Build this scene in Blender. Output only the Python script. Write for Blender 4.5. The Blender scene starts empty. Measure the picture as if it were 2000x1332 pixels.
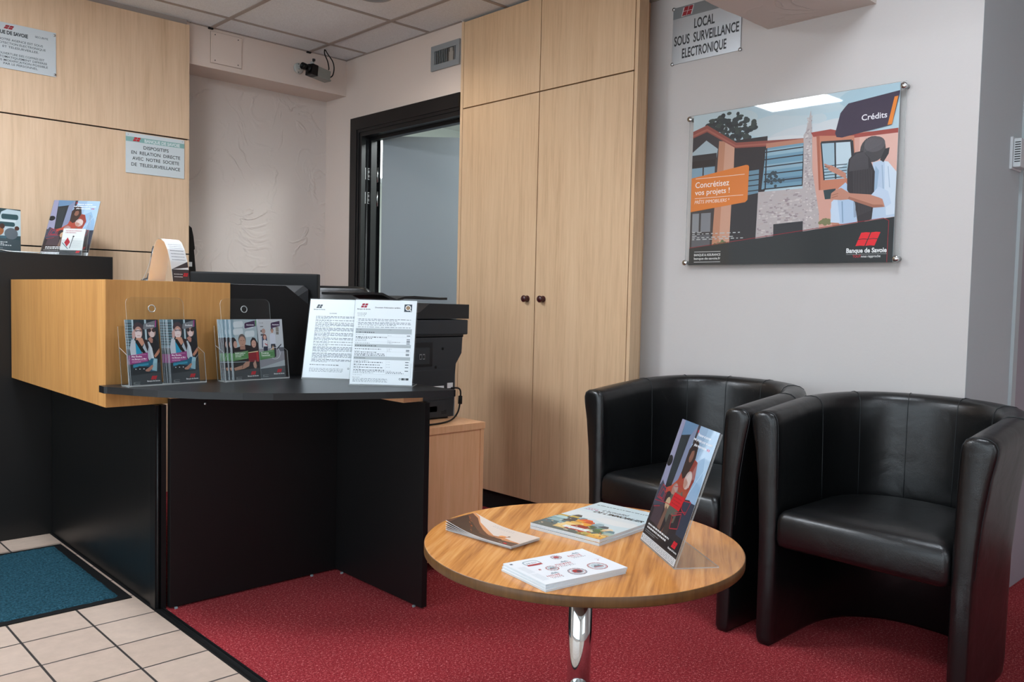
import bpy, bmesh, math, random
from mathutils import Vector, Matrix
from mathutils.geometry import tessellate_polygon
random.seed(7)
SC = bpy.context.scene
COL = SC.collection
PI = math.pi
R = math.radians

# ------------------------------------------------------------------ camera, world, light, exposure
cam_d = bpy.data.cameras.new('camera')
cam = bpy.data.objects.new('camera', cam_d)
COL.objects.link(cam)
cam_d.sensor_width = 36.0
cam_d.lens = 1645.86 * 36.0 / 2000.0
cam_d.clip_start = 0.05
def cam_matrix(yaw, pitch, roll, h):
    f = Vector((math.cos(yaw)*math.cos(pitch), math.sin(yaw)*math.cos(pitch), -math.sin(pitch)))
    r = Vector((math.sin(yaw), -math.cos(yaw), 0))
    d = f.cross(r)
    c, s = math.cos(roll), math.sin(roll)
    rr, dd = c*r + s*d, -s*r + c*d
    m = Matrix(((rr.x, -dd.x, -f.x, 0), (rr.y, -dd.y, -f.y, 0), (rr.z, -dd.z, -f.z, h), (0, 0, 0, 1)))
    return m
cam.matrix_world = cam_matrix(0.807304509, 0.0510348655, -0.0227034818, 1.08)
SC.camera = cam

w = bpy.data.worlds.new('daylight')
SC.world = w
w.use_nodes = True
w.node_tree.nodes['Background'].inputs[0].default_value = (0.80, 0.91, 1.0, 1)
w.node_tree.nodes['Background'].inputs[1].default_value = 1.7

SC.view_settings.view_transform = 'Standard'
SC.view_settings.look = 'None'
SC.view_settings.gamma = 1.0
SC.view_settings.use_curve_mapping = False
SC.view_settings.exposure = 1.0
SC.cycles.max_bounces = 8
SC.cycles.transparent_max_bounces = 16
SC.cycles.use_denoising = True
SC.cycles.caustics_reflective = False
SC.cycles.caustics_refractive = False
SC.cycles.sample_clamp_indirect = 6.0

LIGHT_TROFFER = 15.0      # emission strength of the added, unseen ceiling panels
LIGHT_WALL = 10.0         # the panel in front of the poster wall
LIGHT_NEAR = 33.0         # the panel over the counter
LIGHT_SPOT = 5.0         # recessed ceiling spot, watts
LIGHT_HALL = 20.0         # added fill light behind the open door, watts

# ------------------------------------------------------------------ main planes of the room (metres)
CEIL = 2.515
X_DOORWALL = 2.88
X_CUP = 2.87
X_POSTER = 3.03
Y_REVEAL = 0.976
Y_PANEL = 4.50
Y_BEAM = 4.537
Y_ALCOVE = 4.767
Z_SOFFIT = 2.298
DESK = 0.77
TABLE = 0.52

# ------------------------------------------------------------------ materials
MATS = {}
def srgb(h):
    h = h.lstrip('#')
    v = [int(h[i:i+2], 16)/255 for i in (0, 2, 4)]
    return tuple((c/12.92 if c <= 0.04045 else ((c+0.055)/1.055)**2.4) for c in v) + (1.0,)

def mat(name, col='808080', rough=0.5, metal=0.0, spec=0.5, **kw):
    if name in MATS:
        return MATS[name]
    m = bpy.data.materials.new(name)
    m.use_nodes = True
    b = m.node_tree.nodes['Principled BSDF']
    b.inputs['Base Color'].default_value = srgb(col) if isinstance(col, str) else col
    b.inputs['Roughness'].default_value = rough
    b.inputs['Metallic'].default_value = metal
    b.inputs['Specular IOR Level'].default_value = spec
    for k, v in kw.items():
        b.inputs[k.replace('_', ' ')].default_value = v
    MATS[name] = m
    return m

def nodes(m):
    nt = m.node_tree
    return nt, nt.nodes, nt.links, nt.nodes['Principled BSDF']

def add(nt, typ, **kw):
    n = nt.nodes.new(typ)
    for k, v in kw.items():
        setattr(n, k, v)
    return n

def ramp(nt, fac, stops):
    r = nt.nodes.new('ShaderNodeValToRGB')
    e = r.color_ramp.elements
    e[0].position, e[0].color = stops[0][0], stops[0][1]
    e[1].position, e[1].color = stops[-1][0], stops[-1][1]
    for p, c in stops[1:-1]:
        x = e.new(p); x.color = c
    nt.links.new(fac, r.inputs[0])
    return r.outputs[0]

def coords(nt, scale=(1, 1, 1), rot=(0, 0, 0), loc=(0, 0, 0)):
    t = nt.nodes.new('ShaderNodeTexCoord')
    mp = nt.nodes.new('ShaderNodeMapping')
    mp.inputs['Scale'].default_value = scale
    mp.inputs['Rotation'].default_value = rot
    mp.inputs['Location'].default_value = loc
    nt.links.new(t.outputs['Object'], mp.inputs[0])
    return mp.outputs[0]

def noise(nt, vec, scale, detail=4, rough=0.55, dist=0.0, typ='FBM'):
    n = nt.nodes.new('ShaderNodeTexNoise')
    n.noise_type = typ
    n.inputs['Scale'].default_value = scale
    n.inputs['Detail'].default_value = detail
    n.inputs['Roughness'].default_value = rough
    n.inputs['Distortion'].default_value = dist
    nt.links.new(vec, n.inputs['Vector'])
    return n.outputs[0]

def math_n(nt, op, a, b=None, c=None):
    n = nt.nodes.new('ShaderNodeMath'); n.operation = op
    for i, v in enumerate((a, b, c)):
        if v is None: continue
        if isinstance(v, (int, float)): n.inputs[i].default_value = v
        else: nt.links.new(v, n.inputs[i])
    return n.outputs[0]

def bump(nt, height, strength=0.2, dist=0.002, normal=None):
    b = nt.nodes.new('ShaderNodeBump')
    b.inputs['Strength'].default_value = strength
    b.inputs['Distance'].default_value = dist
    nt.links.new(height, b.inputs['Height'])
    if normal is not None:
        nt.links.new(normal, b.inputs['Normal'])
    return b.outputs[0]

def wood(name, dark, mid, light, axis='z', rough=0.42, fine=1.0, rot=0.0, loc=(0, 0, 0), figure=1.0, spec=0.4, con=0.19, big=0.42):
    if name in MATS: return MATS[name]
    m = mat(name, mid, rough, spec=spec)
    nt, ns, ln, b = nodes(m)
    a, l = 1.0, 0.055
    sc = {'z': (a, a, l), 'x': (l, a, a), 'y': (a, l, a)}[axis]
    t0 = nt.nodes.new('ShaderNodeTexCoord')
    m1 = nt.nodes.new('ShaderNodeMapping'); m1.inputs['Rotation'].default_value = (0, 0, rot); m1.inputs['Location'].default_value = loc
    m2 = nt.nodes.new('ShaderNodeMapping'); m2.inputs['Scale'].default_value = sc
    ln.new(t0.outputs['Object'], m1.inputs[0]); ln.new(m1.outputs[0], m2.inputs[0])
    v = m2.outputs[0]
    n1 = noise(nt, v, 9*figure, 5, 0.6, 1.1)
    n2 = noise(nt, v, 95*fine, 3, 0.6, 0.2)
    n3 = noise(nt, v, 30*fine, 3, 0.55, 0.6)
    f = math_n(nt, 'ADD', math_n(nt, 'MULTIPLY', n1, big), math_n(nt, 'ADD', math_n(nt, 'MULTIPLY', n2, 0.65-big*0.65), math_n(nt, 'MULTIPLY', n3, 0.35-big*0.35)))
    c = ramp(nt, f, [(0.5-con, srgb(dark)), (0.5, srgb(mid)), (0.5+con, srgb(light))])
    ln.new(c, b.inputs['Base Color'])
    ln.new(bump(nt, n2, 0.06, 0.001), b.inputs['Normal'])
    return m

M_WOOD = wood('pale_oak_veneer', 'c0a283', 'd4b799', 'dec3a6', 'z')
M_WOOD2 = wood('pale_oak_veneer_cupboard', 'c09d7a', 'd5b490', 'dfc09d', 'z', loc=(3.1, 1.7, 0.4))
M_WOODLOW = wood('pink_beech_laminate', 'd89f72', 'e6b083', 'eebc93', 'z', loc=(0.4, 5.7, 0.4))
M_WOODBOX = wood('honey_wood_veneer', 'ad7942', 'c58f52', 'd6a264', 'z', rough=0.45, loc=(7.1, 1.2, 0.4), figure=0.9)
M_WOODTABLE = wood('golden_oak_laminate', '9c5f2a', 'cd8843', 'e2a663', 'x', rough=0.2, rot=R(-33), figure=4.6, fine=0.8, con=0.15, big=0.45, spec=0.5)
M_WOODEDGE = wood('table_edge_band', '4a2f16', '5f4122', '6e4d2a', 'z', rough=0.4, figure=1.5)
M_WOODDARK = wood('dark_red_plinth', '3a1d19', '4a2722', '5a322b', 'x', rough=0.35)

def plaster(name, col, ridge=0.5, scale=3.0):
    m = mat(name, col, 0.75, spec=0.25)
    nt, ns, ln, b = nodes(m)
    v = coords(nt)
    big = noise(nt, v, scale, 3, 0.45, 1.2)
    rid = math_n(nt, 'ABSOLUTE', math_n(nt, 'SUBTRACT', big, 0.5))
    rid = math_n(nt, 'SUBTRACT', 1.0, math_n(nt, 'MULTIPLY', rid, 24.0))
    rid = math_n(nt, 'MAXIMUM', rid, 0.0)
    msk = math_n(nt, 'MAXIMUM', math_n(nt, 'SUBTRACT', noise(nt, v, 4.0, 2, 0.5), 0.42), 0.0)
    rid = math_n(nt, 'MULTIPLY', rid, math_n(nt, 'MULTIPLY', msk, 4.0))
    fine = noise(nt, v, 140, 3, 0.6)
    soft = noise(nt, v, 14, 3, 0.5)
    n1 = bump(nt, fine, 0.12, 0.002)
    n2 = bump(nt, soft, 0.12, 0.01, n1)
    ln.new(bump(nt, rid, ridge, 0.006, n2), b.inputs['Normal'])
    return m
M_PLASTER = plaster('rough_plaster', 'd4cac3', 0.75, 4.2)
M_PLASTER_SMOOTH = plaster('smooth_plaster', 'd8c9bf', 0.04, 2.0)
M_PLASTER_GREY = plaster('grey_wall_paint', 'c9c4c1', 0.03, 2.0)
M_REVEAL = plaster('mid_grey_paint', 'c2cacc', 0.03, 2.0)
M_SHELL = mat('neutral_wall_paint', 'cfc9c4', 0.8)

def ceiling_mat():
    m = mat('mineral_ceiling_tile', 'c9beb9', 0.9, spec=0.1)
    nt, ns, ln, b = nodes(m)
    v = coords(nt)
    n = noise(nt, v, 160, 4, 0.7)
    ln.new(ramp(nt, n, [(0.3, srgb('cfd3d7')), (0.6, srgb('e1e6ea'))]), b.inputs['Base Color'])
    ln.new(bump(nt, n, 0.25, 0.002), b.inputs['Normal'])
    return m
M_CEIL = ceiling_mat()
M_GRID = mat('ceiling_grid_grey', '9b918b', 0.5)

def tile_mat():
    m = mat('beige_floor_tile', 'c9b4a4', 0.42, spec=0.4)
    nt, ns, ln, b = nodes(m)
    br = nt.nodes.new('ShaderNodeTexBrick')
    br.offset = 0.0
    br.squash = 1.0
    v = coords(nt, (1, 1, 1), (0, 0, 0), (-0.879, -2.825, 0))
    ln.new(v, br.inputs['Vector'])
    br.inputs['Color1'].default_value = srgb('c2ad9d')
    br.inputs['Color2'].default_value = srgb('bba595')
    br.inputs['Mortar'].default_value = srgb('3b3736')
    br.inputs['Scale'].default_value = 1.0
    br.inputs['Mortar Size'].default_value = 0.0036
    br.inputs['Mortar Smooth'].default_value = 0.1
    br.inputs['Bias'].default_value = 0.0
    br.inputs['Brick Width'].default_value = 0.2065
    br.inputs['Row Height'].default_value = 0.205
    n = noise(nt, coords(nt), 22, 4, 0.6)
    mx = nt.nodes.new('ShaderNodeMix'); mx.data_type = 'RGBA'; mx.blend_type = 'MULTIPLY'
    mx.inputs[0].default_value = 1.0
    ln.new(br.outputs['Color'], mx.inputs[6])
    ln.new(ramp(nt, n, [(0.3, (0.86, 0.86, 0.86, 1)), (0.7, (1, 1, 1, 1))]), mx.inputs[7])
    ln.new(mx.outputs[2], b.inputs['Base Color'])
    ln.new(bump(nt, br.outputs['Fac'], -0.5, 0.002), b.inputs['Normal'])
    return m
M_TILE = tile_mat()

def carpet_mat():
    m = mat('red_carpet_pile', '8f2a36', 0.95, spec=0.1)
    nt, ns, ln, b = nodes(m)
    v = coords(nt)
    n = noise(nt, v, 330, 3, 0.7)
    n2 = noise(nt, v, 130, 3, 0.6)
    n3 = noise(nt, v, 2.5, 3, 0.5)
    f = math_n(nt, 'ADD', math_n(nt, 'MULTIPLY', n, 0.6), math_n(nt, 'MULTIPLY', n2, 0.4))
    c = ramp(nt, f, [(0.36, srgb('5e0e17')), (0.5, srgb('961e29')), (0.56, srgb('ae353d')), (0.61, srgb('f3a8a2'))])
    mx = nt.nodes.new('ShaderNodeMix'); mx.data_type = 'RGBA'; mx.blend_type = 'MULTIPLY'; mx.inputs[0].default_value = 1.0
    ln.new(c, mx.inputs[6])
    ln.new(ramp(nt, n3, [(0.3, (0.8, 0.78, 0.78, 1)), (0.7, (1, 1, 1, 1))]), mx.inputs[7])
    ln.new(mx.outputs[2], b.inputs['Base Color'])
    ln.new(bump(nt, f, 0.9, 0.006), b.inputs['Normal'])
    b.inputs['Sheen Weight'].default_value = 0.25
    b.inputs['Sheen Tint'].default_value = srgb('e08080')
    return m
M_CARPET = carpet_mat()

def mat_mat():
    m = mat('blue_doormat_pile', '1d4257', 0.95, spec=0.1)
    nt, ns, ln, b = nodes(m)
    v = coords(nt)
    n = noise(nt, v, 120, 4, 0.7)
    ln.new(ramp(nt, n, [(0.3, srgb('142c35')), (0.5, srgb('224653')), (0.72, srgb('3c6675'))]), b.inputs['Base Color'])
    ln.new(bump(nt, n, 0.9, 0.008), b.inputs['Normal'])
    return m
M_MAT = mat_mat()

def black_lam(name, col, rough, grain='z'):
    m = mat(name, col, rough, spec=0.4)
    nt, ns, ln, b = nodes(m)
    v = coords(nt, (1, 1, 0.04) if grain == 'z' else (1, 1, 1))
    n = noise(nt, v, 120, 3, 0.6)
    ln.new(bump(nt, n, 0.12, 0.001), b.inputs['Normal'])
    return m
M_BLACKWOOD = black_lam('black_stained_ash', '121212', 0.36)
M_BLACKLAM = black_lam('black_laminate', '0e0d0e', 0.45, '')
M_BLACKTOP = black_lam('black_desktop_laminate', '17181a', 0.34, '')

def leather_mat():
    m = mat('black_leather', '0a0b0c', 0.31, spec=0.6)
    nt, ns, ln, b = nodes(m)
    v = coords(nt)
    vo = nt.nodes.new('ShaderNodeTexVoronoi'); vo.inputs['Scale'].default_value = 420
    ln.new(v, vo.inputs['Vector'])
    n1 = bump(nt, vo.outputs['Distance'], 0.16, 0.001)
    ln.new(bump(nt, noise(nt, v, 9, 3, 0.5, 0.6), 0.22, 0.012, n1), b.inputs['Normal'])
    return m
M_LEATHER = leather_mat()
M_SEAM = mat('leather_seam_thread', '1f2325', 0.6)
M_BLACKPLASTIC = mat('black_plastic', '09090a', 0.38, spec=0.25)
M_DARKPLASTIC = mat('charcoal_plastic', '1c1e20', 0.42)
M_DARKGLOSS = mat('dark_frame_gloss', '111112', 0.4, spec=0.3)
M_FRAMEBLACK = mat('black_door_paint', '0d0d0f', 0.36)
M_DOORGREY = mat('grey_door_paint', '7d858b', 0.45)
M_STEEL = mat('brushed_steel', 'b9bcbd', 0.3, 1.0)
M_CHROME = mat('chrome', 'dcdfe0', 0.06, 1.0)
M_GREYMETAL = mat('grey_painted_metal', '8d9193', 0.45)
M_DARK = mat('shadow_gap_black', '080808', 0.9)
M_WHITEPL = mat('white_plastic', 'd5d9db', 0.4)
M_PAPER = mat('white_paper', 'e4e8ea', 0.6)
M_PAPEREDGE = mat('paper_edges', 'cdd6dc', 0.7)
M_KNOB = mat('burgundy_knob_lacquer', '3d1317', 0.3)
M_ALU = mat('anodised_sign_plate', 'b9bdc0', 0.33, 0.75)
M_RUBBER = mat('black_rubber', '0a0a0b', 0.6, spec=0.3)

def clear(name, edge=False, gloss=1.0):
    m = bpy.data.materials.new(name); m.use_nodes = True
    nt = m.node_tree; nt.nodes.clear()
    out = nt.nodes.new('ShaderNodeOutputMaterial')
    tr = nt.nodes.new('ShaderNodeBsdfTransparent')
    tr.inputs[0].default_value = (0.97, 0.98, 0.98, 1)
    gl = nt.nodes.new('ShaderNodeBsdfGlossy'); gl.inputs['Roughness'].default_value = 0.02
    mx = nt.nodes.new('ShaderNodeMixShader')
    if edge:
        df = nt.nodes.new('ShaderNodeBsdfDiffuse'); df.inputs[0].default_value = (0.62, 0.66, 0.66, 1)
        m2 = nt.nodes.new('ShaderNodeMixShader'); m2.inputs[0].default_value = 0.45
        nt.links.new(tr.outputs[0], m2.inputs[1]); nt.links.new(df.outputs[0], m2.inputs[2])
        base = m2
        mx.inputs[0].default_value = 0.15
    else:
        base = tr
        lw = nt.nodes.new('ShaderNodeLayerWeight')
        k = math_n(nt, 'MULTIPLY_ADD', math_n(nt, 'POWER', lw.outputs['Facing'], 5.0), 0.85*gloss, 0.022*gloss)
        nt.links.new(k, mx.inputs[0])
    nt.links.new(base.outputs[0], mx.inputs[1])
    nt.links.new(gl.outputs[0], mx.inputs[2])
    nt.links.new(mx.outputs[0], out.inputs[0])
    MATS[name] = m
    return m
M_CLEAR = clear('clear_acrylic')
M_CLEAREDGE = clear('acrylic_edge', True)

def emit(name, col, s):
    m = bpy.data.materials.new(name); m.use_nodes = True
    b = m.node_tree.nodes['Principled BSDF']
    b.inputs['Base Color'].default_value = (0.9, 0.9, 0.9, 1)
    b.inputs['Emission Color'].default_value = srgb(col)
    b.inputs['Emission Strength'].default_value = s
    return m

# ------------------------------------------------------------------ object helpers
def tag(o, label=None, cat=None, group=None, kind=None):
    if label: o['label'] = label
    if cat: o['category'] = cat
    if group: o['group'] = group
    if kind: o['kind'] = kind
    return o

def thing(name, label, cat, loc=(0, 0, 0), rotz=0.0, group=None):
    o = bpy.data.objects.new(name, None)
    o.empty_display_size = 0.05
    COL.objects.link(o)
    o.location = loc
    o.rotation_euler = (0, 0, rotz)
    return tag(o, label, cat, group)

class MB:
    """collects shapes and links them as one mesh object"""
    def __init__(s):
        s.v, s.f, s.m, s.mats, s.sm = [], [], [], [], []
    def slot(s, m):
        if m not in s.mats: s.mats.append(m)
        return s.mats.index(m)
    def face(s, pts, m, smooth=False, T=None):
        n = len(s.v)
        for p in pts:
            p = Vector(p)
            s.v.append(T @ p if T else p)
        s.f.append(list(range(n, n+len(pts)))); s.m.append(s.slot(m)); s.sm.append(smooth)
    def mesh(s, vs, fs, m, smooth=False, T=None):
        n = len(s.v)
        s.v += [(T @ Vector(p) if T else Vector(p)) for p in vs]
        k = s.slot(m)
        for f in fs:
            s.f.append([n+i for i in f]); s.m.append(k); s.sm.append(smooth)
        return s
    def box(s, x0, x1, y0, y1, z0, z1, m, T=None, bev=0.0):
        if bev <= 0:
            vs = [(x, y, z) for x in (x0, x1) for y in (y0, y1) for z in (z0, z1)]
            fs = [(0, 1, 3, 2), (4, 6, 7, 5), (0, 4, 5, 1), (2, 3, 7, 6), (0, 2, 6, 4), (1, 5, 7, 3)]
            return s.mesh(vs, fs, m, False, T)
        bm = bmesh.new()
        bmesh.ops.create_cube(bm, size=1.0)
        for v in bm.verts:
            v.co = Vector(((x0+x1)/2 + v.co.x*(x1-x0), (y0+y1)/2 + v.co.y*(y1-y0), (z0+z1)/2 + v.co.z*(z1-z0)))
        bmesh.ops.bevel(bm, geom=bm.edges[:], offset=bev, segments=2, profile=0.7, affect='EDGES')
        s.bm(bm, m, False, T); bm.free()
        return s
    def bm(s, bm, m, smooth=False, T=None):
        bm.verts.index_update()
        return s.mesh([v.co.copy() for v in bm.verts], [[v.index for v in f.verts] for f in bm.faces], m, smooth, T)
    def prism(s, poly, h0, h1, m, T=None, side=None, axis='z'):
        """poly: list of 2D points; extruded between h0 and h1 along axis"""
        def P(p, h):
            return (p[0], p[1], h) if axis == 'z' else ((p[0], h, p[1]) if axis == 'y' else (h, p[0], p[1]))
        n = len(poly)
        tri = tessellate_polygon([[Vector((p[0], p[1], 0)) for p in poly]])
        vs = [P(p, h0) for p in poly] + [P(p, h1) for p in poly]
        fs = [tuple(t) for t in tri] + [tuple(i+n for i in t) for t in tri]
        s.mesh(vs, fs, m, False, T)
        s.mesh(vs, [(i, (i+1) % n, n+(i+1) % n, n+i) for i in range(n)], side or m, False, T)
        return s
    def tube(s, path, r, m, n=8, T=None, closed=False, caps=True):
        path = [Vector(p) for p in path]
        rings = []
        up = Vector((0, 0, 1))
        k = len(path)
        prev = None
        for i, p in enumerate(path):
            a = path[(i-1) % k] if (closed or i > 0) else p
            b = path[(i+1) % k] if (closed or i < k-1) else p
            t = (b-a).normalized()
            if prev is None:
                u = t.cross(up)
                if u.length < 1e-4: u = t.cross(Vector((1, 0, 0)))
                u.normalize()
            else:
                u = (prev - t*prev.dot(t)).normalized()
            prev = u
            w_ = t.cross(u)
            rr = r[i] if isinstance(r, (list, tuple)) else r
            rings.append([p + (u*math.cos(2*PI*j/n) + w_*math.sin(2*PI*j/n))*rr for j in range(n)])
        vs = [q for g in rings for q in g]
        fs = []
        for i in range(k if closed else k-1):
            for j in range(n):
                a, b = i*n+j, i*n+(j+1) % n
                c, d = ((i+1) % k)*n+(j+1) % n, ((i+1) % k)*n+j
                fs.append((a, b, c, d))
        s.mesh(vs, fs, m, True, T)
        if caps and not closed:
            s.mesh(rings[0], [tuple(range(n))[::-1]], m, False, T)
            s.mesh(rings[-1], [tuple(range(n))], m, False, T)
        return s
    def lathe(s, prof, m, n=48, T=None, smooth=True):
        """prof: list of (r, z)"""
        vs, fs = [], []
        k = len(prof)
        for r, z in prof:
            for j in range(n):
                a = 2*PI*j/n
                vs.append((r*math.cos(a), r*math.sin(a), z))
        for i in range(k-1):
            for j in range(n):
                fs.append((i*n+j, i*n+(j+1) % n, (i+1)*n+(j+1) % n, (i+1)*n+j))
        s.mesh(vs, fs, m, smooth, T)
        if prof[0][0] > 1e-5: s.mesh(vs[:n], [tuple(range(n))[::-1]], m, False, T)
        if prof[-1][0] > 1e-5: s.mesh(vs[-n:], [tuple(range(n))], m, False, T)
        return s
    def loft(s, rings, m, T=None, smooth=True, cap0=True, cap1=True, closed=True):
        n = len(rings[0]); k = len(rings)
        vs = [p for g in rings for p in g]
        fs = []
        for i in range(k-1):
            for j in range(n if closed else n-1):
                fs.append((i*n+j, i*n+(j+1) % n, (i+1)*n+(j+1) % n, (i+1)*n+j))
        if cap0: fs.append(tuple(range(n))[::-1])
        if cap1: fs.append(tuple((k-1)*n+i for i in range(n)))
        return s.mesh(vs, fs, m, smooth, T)
    def build(s, name, parent=None, label=None, fix=True):
        me = bpy.data.meshes.new(name)
        me.from_pydata([tuple(v) for v in s.v], [], s.f)
        for m in s.mats: me.materials.append(m)
        me.polygons.foreach_set('material_index', s.m)
        me.polygons.foreach_set('use_smooth', s.sm)
        if fix:
            bm = bmesh.new(); bm.from_mesh(me)
            bmesh.ops.remove_doubles(bm, verts=bm.verts, dist=1e-6)
            bmesh.ops.recalc_face_normals(bm, faces=bm.faces)
            bm.to_mesh(me); bm.free()
        me.update()
        o = bpy.data.objects.new(name, me)
        COL.objects.link(o)
        if parent: o.parent = parent
        if label: o['label'] = label
        return o

def struct(name, mb, label=None):
    o = mb.build(name)
    o['kind'] = 'structure'
    if label: o['label'] = label
    return o

def copy_tree(o, parent=None, label=None, group=None):
    c = o.copy(); COL.objects.link(c)
    if parent is not None:
        c.parent = parent
    for ch in [x for x in COL.objects if x.parent == o]:
        copy_tree(ch, c)
    if label: c['label'] = label
    if group: c['group'] = group
    return c

# ------------------------------------------------------------------ flat printed matter
GLYPH = {}
def glyphs(txt, bold=0.0):
    key = (txt, bold)
    if key not in GLYPH:
        cu = bpy.data.curves.new('lettering', 'FONT')
        cu.body = txt; cu.size = 1.0; cu.resolution_u = 3; cu.offset = bold
        ob = bpy.data.objects.new('lettering', cu)
        me = bpy.data.meshes.new_from_object(ob)
        vs = [(v.co.x, v.co.y) for v in me.vertices]
        fs = [tuple(p.vertices) for p in me.polygons]
        bpy.data.objects.remove(ob); bpy.data.curves.remove(cu); bpy.data.meshes.remove(me)
        GLYPH[key] = (vs, fs)
    return GLYPH[key]

def clip(poly, ax, val, keep_less):
    out = []
    n = len(poly)
    ins = lambda p: (p[ax] <= val+1e-9) if keep_less else (p[ax] >= val-1e-9)
    for i in range(n):
        a, b = poly[i], poly[(i+1) % n]
        if ins(a): out.append(a)
        if ins(a) != ins(b):
            t = (val-a[ax])/(b[ax]-a[ax])
            out.append((a[0]+t*(b[0]-a[0]), a[1]+t*(b[1]-a[1])))
    return out

def ink(col, rough=0.35):
    if rough < 0:                          # print under a clear glossy face
        return mat('faced_ink_' + col, col, 0.5, spec=0.3, Coat_Weight=1.0, Coat_Roughness=0.02, Coat_IOR=1.5)
    return mat('ink_' + col + ('' if rough == 0.35 else '_%d' % int(abs(rough)*100)), col, rough, spec=0.45)

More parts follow.
